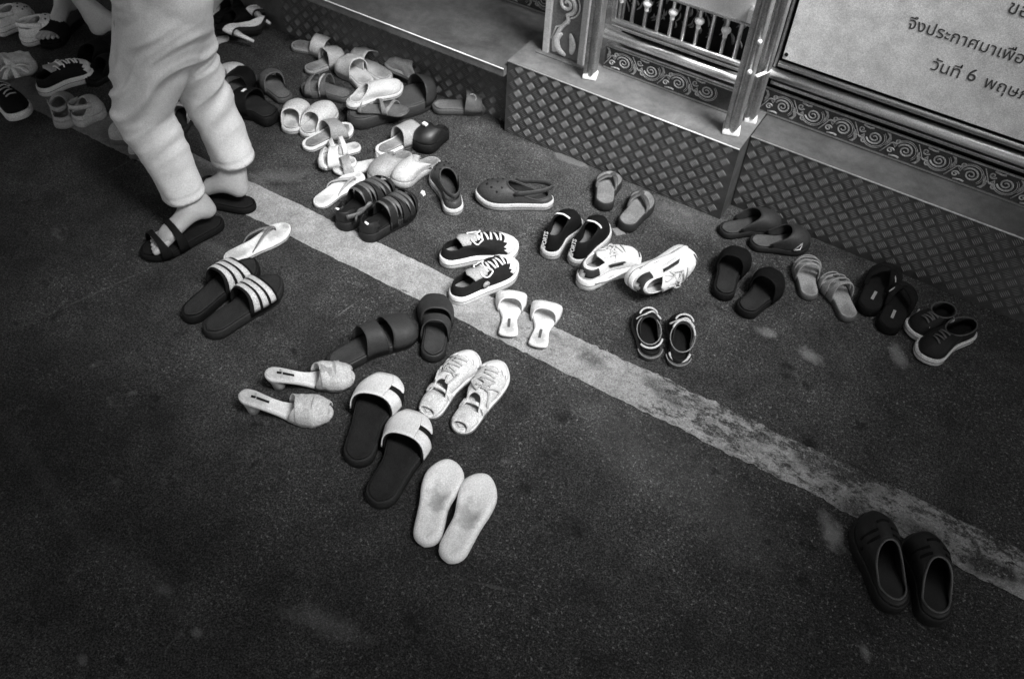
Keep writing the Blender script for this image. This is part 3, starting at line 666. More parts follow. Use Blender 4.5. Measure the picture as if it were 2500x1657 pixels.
# pale heeled mules
def heelmule(heel, toe, label, side, wr=.006, hb=.05):
    s = Shoe('heeled_mule', heel, toe, label, 'mule', 'pair of pale heeled mules with gathered straps', W=.082, side=side, style='slim', heel_h=hb, spring=.006)
    s.sole(.014, CREAM); s.footbed(WHITE, inset=.004, cup=.002)
    c = s.c(.08)
    MB().tube([(.030, c, .0), (.030, c, .018), (.027, c, hb*.72+.004), (.024, c, hb+.002)], .019, .019, 14, upv=(1, 0, 0), taper=lambda q: .78+.38*q).build('heel', M(.34, .5), s.root)
    MB().grid([[(x_*s.L, s.c(.2)+dy, s.zf(x_*s.L)+.0168) for dy in (-.003, .003)] for x_ in np.linspace(.14, .32, 8)]).build('label', BLACK, s.root, solid=.001)
    s.band('strap', .50, .72, .046, .040, PALE, wr=wr, seed=side*3, th=.003, nu=14, nv=30, x0r=.62, x1r=.84)
    s.band('strap', .62, .84, .043, .034, MIDL if side > 0 else PALE, wr=wr, seed=side*5+1, th=.003, nu=14, nv=30, x0r=.54, x1r=.80)
    s.band('strap', .74, .97, .036, .018, PALE, wr=wr, seed=side*9+2, th=.003, nu=14, nv=30)
    return s
heelmule((-1.2228, 0.9676, 0.0400), (-1.0566, 1.1159, 0.0000), 'upper one of two pale heeled mules, its toe touching the black slide', 1)
heelmule((-1.2322, 0.8835, 0.0400), (-1.0267, 0.9893, -0.0000), 'lower one of two pale heeled mules, block heel towards the left', -1)
# crumpled white canvas shoes, heels trodden down
def crumple(heel, toe, label, side, seed, mess):
    s = sneaker(heel, toe, label, 'pair of white lace up canvas shoes with trodden heels', WHITE, CANVASW, M(.42, .8), cap=WHITE, W=.098, side=side, th=.018, hh=.040, back=.004, op=(.12, .40), wr=.006, nl=5, mess=mess, seed=seed, inner=PALE, lx=(.50, .74), name='canvas_shoe')
    s.band('trodden_heel', .03, .27, .010, .015, CANVASW, p=.6, wr=.006, seed=seed, th=.004, nu=12, nv=26, out=-.006, v0=.05, v1=.95)
    s.band('collar_fold', .27, .36, .014, .018, CANVASW, p=.6, wr=.006, seed=seed+3, th=.005, nu=10, nv=26, out=-.004)
    return s
crumple((-0.8333, 1.1081, 0.0200), (-0.8453, 1.3519, 0.0300), 'left crumpled white lace up shoe, its heel trodden flat and laces loose', 1, 3, .5)
crumple((-0.7378, 1.1140, 0.0200), (-0.7634, 1.3640, 0.0300), 'right crumpled white lace up shoe with tangled laces over the toe', -1, 8, 1.)
# dark two strap sandals
s = slide((-1.1319, 1.0990, 0.0200), (-1.0235, 1.3452, 0.0200), 'dark brown toned sandal with a cut-out strap, pointing right at the painted line', 'pair of dark two strap sandals', solem=M(.014,.6), bed=M(.022, .75), strapm=M(.024, .7), W=.103, side=1, x0=.36, x1=.60, h0=.06, h1=.05, th=.03)
s.band('strap', .63, .93, .046, .028, M(.022, .7)); 
s = slide((-0.9194, 1.2686, 0.0200), (-1.0311, 1.4505, 0.0300), 'dark wide strapped sandal standing upright to the picture at the painted line', 'pair of dark two strap sandals', solem=M(.014,.6), bed=M(.022, .75), strapm=M(.024, .7), W=.096, side=-1, x0=.30, x1=.50, h0=.058, h1=.052, th=.03, x0r=.30, x1r=.50)
s.band('strap', .54, .93, .050, .028, M(.02, .7))
# black slides with three pale stripes
ST3 = [(.10, .30, M(.52, .6)), (.40, .60, M(.52, .6)), (.70, .90, M(.52, .6))]
slide((-1.5525, 1.0160, 0.0200), (-1.5409, 1.2858, 0.0200), 'black slide with three pale stripes, the left one of the pair under the white flip-flop', 'pair of black slides with three pale stripes', solem=BLACK, bed=DARK, strapm=BLACK, W=.098, side=1, th=.032, stripes=ST3, x0=.46, x1=.80, h0=.056, h1=.036)
slide((-1.4670, 1.0080, 0.0200), (-1.4375, 1.2726, 0.0200), 'black slide with three pale stripes, the right and nearer one of its pair', 'pair of black slides with three pale stripes', solem=DARK, bed=DARK, strapm=BLACK, W=.104, side=-1, th=.032, stripes=ST3, x0=.44, x1=.78, h0=.056, h1=.036)
flipflop((-1.6206, 1.2420, 0.0150), (-1.5651, 1.4603, 0.0150), 'white flip-flop with a thin dark thong beside the walking foot', 'pair of white flip-flops', solem=WHITE, strapm=M(.13, .6), W=.076, side=-1, th=.020, hh=.026, xp=.80, xs=.34, r=.004)
flipflop((-1.5647, 1.5770, 0.0150), (-1.5393, 1.7752, 0.0150), 'white flip-flop lying against the dark strapped sport sandal', 'pair of white flip-flops', solem=WHITE, strapm=M(.28, .6), W=.080, side=1, th=.018, hh=.018, xp=.80, xs=.36, r=.004)
# dark sport sandals
def sport(heel, toe, label, side):
    s = Shoe('sport_sandal', heel, toe, label, 'sandal', 'pair of dark strapped sport sandals', W=.098, side=side, spring=.012)
    s.sole(.036, M(.014, .6, spec=.2)); s.footbed(BLACK)
    m1 = M(.012, .55, spec=.3); m2 = M(.08, .5)
    s.band('strap', .36, .50, .062, .058, m1); s.band('strap', .54, .66, .052, .044, m1, x0r=.58, x1r=.70); s.band('strap', .70, .80, .042, .034, m1); s.band('toe_strap', .84, .96, .032, .018, m1)
    for a, b_, h in ((.37, .385, .0645), (.485, .50, .061), (.55, .56, .054), (.65, .66, .047), (.71, .72, .044), (.79, .80, .037)):
        s.band('piping', a, b_, h, h-.001, m2, out=.003, th=.0015, nu=2)
    s.loft('heel_counter', m1, .04, .35, lambda t: .036+.034, ow=.75, keep=lambda x, y, z_, u: x < .20, front=.2, back=.45)
    s.band('side_strap', .12, .40, .048, .055, m2, v0=.0, v1=.16, nu=6, th=.003, out=.005, x0=.12) if False else None
    MB().tube(smooth_path([(.03*s.L, -side*.028, .064), (.16*s.L, -side*.047, .066), (.28*s.L, -side*.046, .064), (.40*s.L, -side*.044, .070)], 4), .003, .009, 6).build('ankle_strap', m2, s.root)
    MB().tube([(.012, side*.018, .072), (.012, side*.006, .074)], .004, .0025, 6).build('buckle', METALB, s.root)
    return s
sport((-1.4419, 1.5378, 0.0200), (-1.4288, 1.7688, 0.0200), 'dark strapped sport sandal touching the white flip-flop', 1)
sport((-1.3578, 1.5390, 0.0200), (-1.3245, 1.7534, 0.0200), 'dark strapped sport sandal with cut-out toe, nearest the painted line', -1)
# clogs with pale soles
clog((-1.1927, 1.7865, 0.0150), (-1.3446, 1.9249, 0.0150), 'dark rubber clog with pale sole seen from behind its heel', 'pair of dark clogs with pale soles', M(.46, .6), M(.040, .55, spec=.3), W=.092, side=-1, hh=.055, back=.02, op=.66)
clog((-0.9708, 2.0036, 0.0150), (-1.1870, 1.8879, 0.0150), 'dark rubber clog with pale sole seen from the side, toe to the left', 'pair of dark clogs with pale soles', M(.46, .6), M(.040, .55, spec=.3), W=.098, side=1, hh=.052, back=.012, op=.60)
# canvas sneakers
def canvas(heel, toe, label, side, seed, **kw):
    s = sneaker(heel, toe, label, 'pair of dark canvas sneakers with white rubber', WHITE, CANVAS, WHITE, tongue=M(.30, .8), cap=WHITE, W=.098, side=side, th=.034, hh=.046, back=.030, op=(.06, .40), wr=.0012, nl=6, bow=True, seed=seed, inner=M(.25, .8), lx=(.47, .76), name='canvas_sneaker', **kw)
    s.band('heel_strip', .0, .06, .028, .028, WHITE, v0=.3, v1=.7, th=.002) if False else None
    return s
canvas((-1.1168, 1.5896, 0.0200), (-0.9565, 1.7653, 0.0200), 'upper of two dark canvas sneakers, tongue folded open, white toe to the right', 1, 2)
s = canvas((-1.0027, 1.4772, 0.0200), (-0.9193, 1.6969, 0.0200), 'lower of two dark canvas sneakers, overlapping the painted line', -1, 5)
for sh_ in (s,):
    c0 = (.46*sh_.L, (-1)*sh_.side*-1*.0, 0)
    MB().tube([(.40*sh_.L, -sh_.hw(.4, -1)*1.0+.001, .052), (.40*sh_.L, -sh_.hw(.4, -1)*1.0-.003, .052)], .011, .011, 14).build('round_patch', MIDL, sh_.root)
# black slip on trainers with lettering up the heel
def hightrainer(heel, toe, label, side):
    s = sneaker(heel, toe, label, 'pair of black trainers with lettering on the heel', M(.46, .6), TOE_BLK, None, W=.092, side=side, th=.032, hh=.060, back=.052, op=(.10, .56), wr=.001, bow=False, inner=M(.12, .8), name='trainer')
    s.surf2 = None
    txt(s, 'SPORTS', (-.0035, .006 if side > 0 else .004, .040), .017)
    mb = MB(); pts = []
    for k in range(9):
        a = -.35+.7*k/8; x = .545*s.L-.012*abs(a); y = s.c(.5)+a*.07; pts.append((x, y, s.top_z(x, y)+.004))
    mb.tube(pts, .0035, .0018, 6).build('collar_flash', WHITE, s.root)
    pts = [(x_*s.L, -side*(s.hw(x_, -side)+.001), .036+s.zf(x_*s.L)+.010*math.sin(6*x_)) for x_ in np.linspace(.6, .9, 8)]
    MB().tube(pts, .002, .004, 6).build('side_flash', PALE, s.root)
    return s
def txt(s, body, loc, size, mat=None):
    cu = bpy.data.curves.new('lettering', 'FONT'); cu.body = body; cu.size = size; cu.extrude = .0008; cu.offset = .0004; cu.align_x = 'LEFT'
    o = bpy.data.objects.new('lettering', cu); COL.objects.link(o)
    dg = bpy.context.evaluated_depsgraph_get(); me = bpy.data.meshes.new_from_object(o.evaluated_get(dg)); bpy.data.objects.remove(o)
    me.materials.clear(); me.materials.append(mat or PALE); q = bpy.data.objects.new('lettering', me); COL.objects.link(q); q.parent = s.root
    q.location = loc; q.matrix_local = Matrix.Translation(Vector(loc)) @ Matrix(((0, -1, 0, 0), (0, 0, 0, 0), (1, 0, 0, 0), (0, 0, 0, 1))).to_4x4() if False else Matrix.Translation(Vector(loc)) @ Matrix(((.25, 0, -1, 0), (0, 1, 0, 0), (.97, 0, .25, 0), (0, 0, 0, 1)))
    return q
hightrainer((-0.8680, 1.7792, 0.0200), (-0.8783, 1.9724, 0.0200), 'left black trainer with pale lettering up its heel', 1)
hightrainer((-0.7870, 1.7968, 0.0200), (-0.7902, 1.9988, 0.0200), 'right black trainer with lettered heel, behind the white running shoe', -1)
# chunky white running shoes
def runner(heel, toe, label, side, roll=0, z=0, seed=1):
    s = sneaker(heel, toe, label, 'pair of chunky white running shoes', WHITE, WHITE, PALE, tongue=WHITE, W=.100, side=side, th=.040, hh=.044, back=.040, op=(.10, .46), wr=.002, nl=4, mess=.6, seed=seed, inner=MIDL, lx=(.52, .72), name='running_shoe', roll=roll, z=z)
    kk = s.surf
    zc = lambda t: .08+.004*t
    s.loft('heel_panel', M(.02, .6), .10, .46, zc, ow=.66, off=.0024, th=.002, su=1.35, q=.72, front=.4, back=.4, inset=.005, keep=lambda x, y, z_, u: .04 < x < .22 and .12 < u < .62)
    s.loft('side_panel', M(.02, .6), .10, .46, zc, ow=.66, off=.0024, th=.002, su=1.35, q=.72, front=.4, back=.4, inset=.005, keep=lambda x, y, z_, u: .38 < x < .62 and .2 < u < .45)
    s.loft('toe_panel', M(.06, .6), .10, .46, zc, ow=.66, off=.0024, th=.002, su=1.35, q=.72, front=.4, back=.4, inset=.005, keep=lambda x, y, z_, u: x > .94 and u < .35)
    mb = MB()
    for sg in (1, -1):
        pts = [(x_*s.L, sg*(s.hw(x_, sg)+.001), .024+.008*math.sin(x_*11)) for x_ in np.linspace(.16, .9, 24)]
        mb.tube(pts, .0025, .006, 6)
    mb.build('sole_wave', WHITE, s.root)
    return s
runner((-0.7347, 1.7314, 0.0200), (-0.6427, 1.9259, 0.0200), 'chunky white running shoe standing upright behind the tipped one', 1, seed=4)
runner((-0.6231, 1.7868, 0.0000), (-0.5125, 1.9868, -0.0000), 'chunky white running shoe tipped on its side, its opening towards the camera', -1, roll=math.radians(76), z=.052, seed=6)
# white square toed mules on the line
def sqmule(heel, toe, label, side):
    s = Shoe('square_mule', heel, toe, label, 'mule', 'pair of white square toed mules', W=.080, side=side, style='square', spring=.002, heel_h=.012)
    s.sole(.014, M(.72, .45)); s.footbed(WHITE, inset=.003, cup=.001)
    s.band('strap', .60, .80, .040, .034, WHITE, wr=.002, seed=side, th=.0035, nu=10, nv=24)
    s.band('strap', .76, .93, .034, .020, M(.7, .5), wr=.002, seed=side*4, th=.0035, nu=10, nv=24)
    z0 = .0185; MB().box((.17*s.L, s.c(.2)-.0035, s.zf(.1*s.L)+.0125), (.36*s.L, s.c(.2)+.0035, s.zf(.22*s.L)+.0168)).build('label', MIDD, s.root, False)
    return s
sqmule((-0.7963, 1.4471, 0.0200), (-0.8736, 1.5948, 0.0200), 'left white square toed mule on the painted line', 1)
sqmule((-0.7107, 1.4588, 0.0200), (-0.7683, 1.6159, 0.0200), 'right white square toed mule on the painted line', -1)
# dark boat shoes with pale rope lacing
def boat(heel, toe, label, side, mess):
    s = Shoe('boat_shoe', heel, toe, label, 'sandal', 'pair of dark sandals with pale rope edging', W=.082, side=side, spring=.008)
    s.sole(.022, M(.07, .6)); s.footbed(BLACK)
    zc = lambda t: .022+.012+.034*max(0, (t-.3)/.7)
    s.loft('upper', M(.008, .6, spec=.2), .05, .60, zc, ow=.86, keep=lambda x, y, z_, u: x > .30 or u < .7, su=1.4, q=.65)
    def ring(a0, a1, cx, rx, ry, z, r=.0028, m_=PALE, tilt=.012):
        pts = [((cx+rx*math.cos(a))*s.L, s.c(cx)+ry*math.sin(a), z+tilt*math.cos(a)) for a in np.linspace(a0, a1, 22)]
        MB().tube(pts, r, r, 6).build('rope', m_, s.root)
    ring(0, 2*PI, .40, .24, .033, .052, .0018, MID)
    ring(-PI*.45, PI*.45, .64, .09, .024, .068)
    ring(PI*.75, PI*1.4, .34, .22, .036, .046, .0030) if side > 0 else ring(-PI*.45, PI*.35, .40, .27, .032, .056, .0030)
    ring(PI*.6, PI*1.45, .20, .16, .028, .036, .0034) if side < 0 else None
    ring(PI*.55, PI*1.45, .17, .17, .034, .028, .0018, MID)
    MB().tube(smooth_path([(.64*s.L, .034, .050), (.66*s.L, .012, .066), (.69*s.L, -.01, .072), (.64*s.L, -.033, .052)], 5), .0028, .0028, 6).build('rope', PALE, s.root)
    return s
boat((-0.4377, 1.5957, 0.0200), (-0.5283, 1.7413, 0.0200), 'left black sandal edged with pale rope', 1, 0)
boat((-0.3679, 1.6115, 0.0200), (-0.4319, 1.7780, 0.0200), 'right black sandal with a pale rope loop along its side', -1, 1)
# platform flip flops by the wall
def plat(heel, toe, label, side):
    s = flipflop(heel, toe, label, 'pair of thick grey flip-flops by the step', solem=M(.014, .7), bed=M(.15, .8), strapm=M(.06, .6), W=.088, side=side, th=.034, style='foot', hh=.018, xp=.86, xs=.45, r=.007)
    return s
plat((-0.8276, 2.0621, 0.0300), (-0.8824, 2.2173, 0.0300), 'thick soled grey flip-flop, the left one close to the middle step', 1)
plat((-0.7322, 2.0139, 0.0300), (-0.7394, 2.1936, 0.0300), 'thick soled grey flip-flop, the right one of the pair in front of the middle step', -1)
# black slides right of centre
slide((-0.3676, 1.9123, 0.0200), (-0.3979, 2.1026, 0.0200), 'black slide with wide strap, upper left one of a dark pair', 'pair of plain black slides right of centre', solem=BLACK, bed=DARK, strapm=TOE_BLK, W=.094, side=1, th=.03, x0=.48, x1=.92, h0=.058, h1=.03)
slide((-0.2946, 1.8868, 0.0200), (-0.2657, 2.0680, 0.0200), 'black slide with wide strap, lower right one of a dark pair', 'pair of plain black slides right of centre', solem=BLACK, bed=DARK, strapm=TOE_BLK, W=.096, side=-1, th=.03, x0=.48, x1=.94, h0=.058, h1=.03)
# dark mules by the step with a small triangular mark
mule((-0.4849, 2.1739, 0.0200), (-0.3390, 2.3073, 0.0200), 'dark closed toe mule pressed against the corner of the right step', 'pair of dark closed toe mules', DARK, M(.028, .6, spec=.3), bed=M(.04, .7), W=.092, side=1, hh=.055, open1=.60)
s = mule((-0.3887, 2.1777, 0.0200), (-0.2313, 2.2761, 0.0200), 'dark closed toe mule with a small pale triangle on its side', 'pair of dark closed toe mules', DARK, M(.028, .6, spec=.3), bed=M(.07, .7), W=.092, side=-1, hh=.055, open1=.62)
pts = [(.66*s.L, -s.hw(.66, -1)-.002, .030), (.76*s.L, -s.hw(.76, -1)-.001, .032), (.78*s.L, -s.hw(.78, -1)+.004, .052), (.66*s.L, -s.hw(.66, -1)-.002, .030)]
MB().tube(pts, .0022, .0016, 5).build('triangle_mark', WHITE, s.root)
# light sandals
def lightsandal(heel, toe, label, side):
    s = Shoe('strap_sandal', heel, toe, label, 'sandal', 'pair of light strapped sandals', W=.078, side=side, spring=.006)
    s.sole(.022, MIDD); s.footbed(M(.28, .7), inset=.003)
    for a, b_, h0, h1 in ((.46, .60, .05, .046), (.62, .74, .044, .038), (.76, .88, .036, .026), (.88, .97, .024, .014)):
        s.band('strap', a, b_, h0, h1, M(.27, .7), th=.003, wr=.001)
    return s
lightsandal((-0.1534, 2.0544, 0.0200), (-0.2175, 2.1933, 0.0200), 'light grey sandal with broad overlapping straps, left of its pair', 1)
lightsandal((-0.0250, 2.0395, 0.0200), (-0.1390, 2.1637, 0.0200), 'light grey sandal, partly behind its twin and beside the black flip-flops', -1)
# black flip flops with light tabs
def bff(heel, toe, label, side):
    s = flipflop(heel, toe, label, 'pair of black flip-flops with pale tabs', solem=TOE_BLK, bed=BLACK, strapm=TOE_BLK, W=.098, side=side, th=.03, hh=.04, xp=.80, xs=.42, r=.011, flat=.35)
    MB().box((.20*s.L, -.004, .0315), (.36*s.L, .004, .0335)).build('pale_tab', MIDL, s.root, False)
    MB().tube(smooth_path([(.70*s.L, -side*.012, .066), (.60*s.L, -side*.024, .071), (.50*s.L, -side*.036, .064)], 5), .0018, .0012, 6).build('strap_piping', MIDL, s.root)
    return s
bff((-0.0023, 2.0886, 0.0200), (0.0068, 2.3139, 0.0200), 'black flip-flop with a short pale tab, nearer the light sandal', 1)
bff((0.0702, 2.0513, 0.0200), (0.0649, 2.2609, 0.0200), 'black flip-flop with a short pale tab, beside the dark pale soled sneaker', -1)
# dark sneakers with pale soles at right
def rsn(heel, toe, label, side):
    s = sneaker(heel, toe, label, 'pair of dark sneakers with pale soles at the far right', M(.60, .6), M(.010, .6, spec=.2), None, W=.095, side=side, th=.026, hh=.042, back=.030, op=(.05, .58), wr=.0015, bow=False, name='sneaker', inner=BLACK)
    pts = [((.315+.265*math.cos(a))*s.L, s.c(.3)+.030*math.sin(a), .060+.006*math.cos(a)) for a in np.linspace(0, 2*PI, 24)]
    MB().tube(pts, .0022, .0022, 6).build('collar', MIDD, s.root)
    s.laces(MIDD, .62, .78, 4, .30, bow=False)
    MB().box((.62*s.L, -s.hw(.62, -1)-.0015, .040), (.66*s.L, -s.hw(.62, -1)+.001, .052)).build('side_mark', PALE, s.root, False)
    return s
rsn((0.2033, 2.2228, 0.0200), (0.1336, 2.0772, 0.0200), 'dark sneaker with pale sole, the farther one of the last pair at the right', 1)
rsn((0.2757, 2.1998, 0.0200), (0.1718, 2.0081, 0.0200), 'dark sneaker with pale sole and a small side mark, last shoe at the right', -1)
# dark clogs lower right
for a_, b_, lb, sd_ in (((0.3312, 1.2375, 0.0200), (0.2002, 1.4342, 0.0200), 'black vented clog lying on the worn end of the painted line, left of its pair', 1), ((0.4128, 1.2563, 0.0200), (0.3212, 1.4483, 0.0200), 'black vented clog at the lower right corner, deepest in shade', -1)):
    s = clog(a_, b_, lb, 'pair of black vented clogs at the lower right', M(.010, .55, spec=.25), M(.012, .5, spec=.3), W=.108, side=sd_, hh=.066, back=.010, op=.56, strap=False, holes=False, th=.034, rimm=M(.06, .4))
    for tq in (.62, .70, .78):
        for y_ in (-.55, .55) if tq < .75 else (0,):
            pts = []
            for k in range(7):
                yy = s.c(tq)+(y_+(k/6-.5)*.55)*s.W*.5; xx = (tq-.05*abs(y_+(k/6-.5)*.5))*s.L; pts.append((xx, yy, s.top_z(xx, yy)+.0012))
            MB().tube(pts, .0035, .0012, 6).build('vent_slot', TOE_BLK, s.root)

# ---- crowd of shoes by the left platform
GP = 'loose shoes heaped near the left step'
slide((-2.2029, 2.2224, 0.0200), (-2.0253, 2.2697, 0.0200), 'pale slide with a smooth bright strap, nearest the left step', 'pair of pale grey slides', solem=MIDL, bed=M(.26, .7), strapm=M(.60, .4), W=.088, side=1, x0=.46, x1=.80, h0=.046, h1=.036, th=.02)
slide((-2.0499, 2.1164, 0.0200), (-2.0043, 2.2716, 0.0200), 'pale slide with a crinkled strap, just below the smooth strapped one', 'pair of pale grey slides', solem=MIDL, bed=M(.28, .7), strapm=M(.42, .6), W=.082, side=-1, x0=.46, x1=.93, h0=.05, h1=.026, th=.02, wr=.003)
slide((-1.7737, 2.2319, 0.0200), (-1.9685, 2.2973, 0.0200), 'bulky cream slide under a crossed strap in the middle of the heap', 'pair of bulky cream slides', solem=CREAM, bed=CREAM, strapm=M(.5, .7), W=.10, side=1, x0=.42, x1=.90, h0=.058, h1=.03, th=.028, wr=.005)
slide((-1.8085, 2.1643, 0.0200), (-1.9666, 2.2237, 0.0200), 'bulky cream slide, left of the similar one in the heap', 'pair of bulky cream slides', solem=CREAM, bed=CREAM, strapm=M(.52, .7), W=.10, side=-1, x0=.40, x1=.90, h0=.056, h1=.03, th=.028, wr=.005)
mule((-1.6473, 2.2941, 0.0200), (-1.8520, 2.3381, 0.0200), 'cream closed slipper leaning on the left step wall', GP, CREAM, M(.46, .65), bed=M(.4, .7), W=.108, side=1, hh=.055, open1=.26, wr=.006, seed=5, cut=.02, z=.02)
slide((-1.9874, 1.9422, 0.0200), (-2.1254, 2.0003, 0.0200), 'dark slide with thin pale edging, left of the buckled slide', 'pair of dark slides with pale edged straps', solem=MIDD, bed=M(.10, .7), strapm=M(.12, .6), W=.088, side=1, x0=.50, x1=.94, h0=.052, h1=.03, th=.024)
s = slide((-1.8208, 2.0835, 0.0200), (-1.9977, 2.0361, 0.0200), 'dark slide with a pale edged open strap, pointing left', 'pair of dark slides with pale edged straps', solem=MIDD, bed=M(.11, .7), strapm=M(.12, .6), W=.09, side=-1, x0=.42, x1=.55, h0=.052, h1=.046, th=.024)
s.band('strap', .70, .84, .04, .03, M(.16, .6)); s.band('pale_edge', .545, .565, .0475, .046, PALE, out=.003, th=.002, nu=2)
# the big dark pair with lighter shoes on top
slide((-1.7366, 1.9591, 0.0300), (-1.5949, 2.2613, 0.0300), 'large dark slide under the pale clog, its strap opening towards the right', 'large dark slides under the heap', solem=M(.03,.6), bed=M(.045, .7), strapm=M(.025, .6), W=.125, side=-1, x0=.78, x1=.97, h0=.055, h1=.035, th=.045)
clog((-1.7578, 1.9838, 0.0750), (-1.6713, 2.1764, 0.0600), 'cream ribbed clog lying across the large dark slide', GP, CREAM, CREAM, W=.084, side=1, z=.052, holes=False, strap=False, hh=.045, back=.005, op=.40, th=.02)
s = Shoe('strap_sandal', (-1.7296, 1.9968, 0.0500), (-1.5746, 2.0835, 0.0500), 'flat sandal with grey see-through straps on the large dark slide', 'sandal', GP, W=.07, side=1, z=.050)
s.sole(.010, MIDD); s.footbed(M(.09, .6), inset=.004); s.band('strap', .30, .42, .026, .026, MID, x0r=.5, x1r=.62); s.band('strap', .70, .80, .024, .018, MID, x0r=.5, x1r=.6); s.band('strap', .05, .12, .012, .012, MID)
s = slide((-1.5631, 2.1951, 0.0200), (-1.4032, 2.3256, 0.0200), 'dark slide with a pale ring buckle on its strap, beside the step corner', 'slides near the step corner', solem=M(.06, .6), bed=M(.10, .7), strapm=M(.10, .6), W=.094, side=-1, x0=.52, x1=.82, h0=.052, h1=.038, th=.024)
pts = [((.66+.06*math.cos(a))*s.L, -.030+.010*math.sin(a), .064+.009*math.sin(a)) for a in np.linspace(0, 2*PI, 20)]
MB().tube(pts, .0022, .0022, 6).build('ring_buckle', PALE, s.root)
mule((-1.8670, 1.8131, 0.0200), (-1.9327, 1.9517, 0.0200), 'cream closed slipper, left one of the pair with smooth toes', 'pair of smooth cream slippers', CREAM, M(.58, .6), bed=CREAM, W=.092, side=1, hh=.048, open1=.34, cut=.15)
mule((-1.8136, 1.8235, 0.0200), (-1.8373, 2.0017, 0.0200), 'cream closed slipper, right one of the pair with smooth toes', 'pair of smooth cream slippers', CREAM, M(.58, .6), bed=CREAM, W=.092, side=-1, hh=.048, open1=.34, cut=.15)
slide((-1.7767, 1.7751, 0.0200), (-1.7202, 1.9543, 0.0200), 'grey slide with a bright white rim, touching the cream slippers', 'pair of grey slides with white rims', solem=WHITE, bed=M(.24, .7), strapm=M(.27, .7), W=.086, side=1, x0=.46, x1=.78, h0=.046, h1=.03, th=.02, rimw=.010)
slide((-1.5646, 1.8865, 0.0200), (-1.5165, 2.0751, 0.0200), 'grey slide with a bright white rim, half under the glossy black shoe', 'pair of grey slides with white rims', solem=WHITE, bed=M(.26, .7), strapm=M(.34, .7), W=.086, side=-1, x0=.42, x1=.88, h0=.05, h1=.03, th=.02, rimw=.010)
s = mule((-1.4489, 2.1114, 0.0200), (-1.4685, 1.9743, 0.0200), 'glossy black shoe with a thick sole in front of the white rimmed slide', GP, BLACK, BLACKG, bed=BLACK, W=.088, side=1, hh=.046, open1=.5, th=.036, name='slip_on_shoe', cut=.1)
MB().box((.62*s.L, -.014, .084), (.70*s.L, .002, .090)).build('metal_trim', METALB, s.root, False)
# pale tangle
s = Shoe('strap_sandal', (-1.6312, 1.8871, 0.0200), (-1.6962, 1.8001, 0.0200), 'small white open sandal at the top of the pale tangle', 'sandal', 'tangled pale sandals', W=.07, side=1)
s.sole(.018, WHITE); s.footbed(CREAM, inset=.004); s.band('strap', .45, .62, .04, .036, WHITE); s.band('strap', .75, .92, .034, .022, WHITE)
s = Shoe('strap_sandal', (-1.5816, 1.8027, 0.0300), (-1.6872, 1.7395, 0.0300), 'white slip-on sandal with a slit strap in the pale tangle', 'sandal', 'tangled pale sandals', W=.075, side=-1, z=.01)
s.sole(.018, WHITE); s.footbed(CREAM, inset=.004); s.band('strap', .40, .70, .042, .036, WHITE, wr=.003); s.band('strap', .76, .92, .034, .022, WHITE, wr=.003)
s = Shoe('strap_sandal', (-1.5240, 1.8583, 0.0200), (-1.6260, 1.7373, 0.0200), 'pale flat sandal with a clear strap under the white ones', 'sandal', 'tangled pale sandals', W=.07, side=1)
s.sole(.016, PALE); s.footbed(CREAM, inset=.004); s.band('strap', .60, .82, .036, .026, M(.3, .5), wr=.003); s.band('heel_strap', .02, .12, .03, .03, M(.3, .5))
mule((-1.4735, 1.9447, 0.0200), (-1.4961, 1.7633, 0.0200), 'grey floral slipper with a pale band, left of the similar one', 'pair of grey floral slippers', M(.26, .6), M(.26, .7), bed=M(.22, .7), W=.084, side=1, hh=.044, open1=.52, wr=.003, seed=2)
mule((-1.3783, 1.9697, 0.0200), (-1.4344, 1.7914, 0.0200), 'pale floral slipper with a striped side, right of the similar one', 'pair of grey floral slippers', M(.32, .6), M(.44, .7), bed=M(.24, .7), W=.084, side=-1, hh=.044, open1=.52, wr=.003, seed=7)
# white stiletto pumps lying on their sides
def pump(heel, toe, label, roll, z, side):
    s = Shoe('stiletto_pump', heel, toe, label, 'high heel', 'pair of white stiletto pumps', W=.072, side=side, style='point', heel_h=.075, roll=roll, z=z, spring=.003)
    s.sole(.006, M(.02, .4)); s.footbed(CREAM, inset=.004)
    s.loft('upper', M(.78, .35), .02, .66, lambda t: .006+.034-.012*t, ow=.86, q=.6, su=1.3, th=.002, front=.45, back=.3)
    MB().tube([(.018, 0, .075), (.012, 0, .045), (.008, 0, 0)], .0135, .0135, 10, upv=(1, 0, 0), taper=lambda q: 1-.62*q**.6).build('stiletto_heel', M(.78, .35), s.root)
    return s
pump((-2.2946, 2.1227), (-2.3624, 2.2803), 'white stiletto pump tipped over, sole to the right, lower of the two', math.radians(-72), .036, 1)
pump((-2.3298, 2.2475), (-2.3307, 2.4122), 'white stiletto pump tipped over against the left step, upper of the two', math.radians(-80), .036, -1)
mule((-2.5398, 2.1736, 0.0200), (-2.5033, 2.3619, 0.0200), 'black flat shoe behind the white pumps', 'black shoes behind the white pumps', BLACK, TOE_BLK, W=.085, side=1, hh=.045, open1=.5)
mule((-2.4751, 2.1219, 0.0200), (-2.4432, 2.2944, 0.0200), 'black flat shoe directly touching the white pumps', 'black shoes behind the white pumps', BLACK, TOE_BLK, W=.085, side=-1, hh=.045, open1=.5)
canvas_like = sneaker((-2.5863, 2.1685, 0.0200), (-2.6054, 2.3327, 0.0200), 'white sneaker beside the trousers at the top edge of the picture', 'shoes at the top edge', WHITE, WHITE, None, cap=WHITE, W=.10, th=.03, hh=.04, back=.03, bow=False, inner=PALE, name='sneaker')
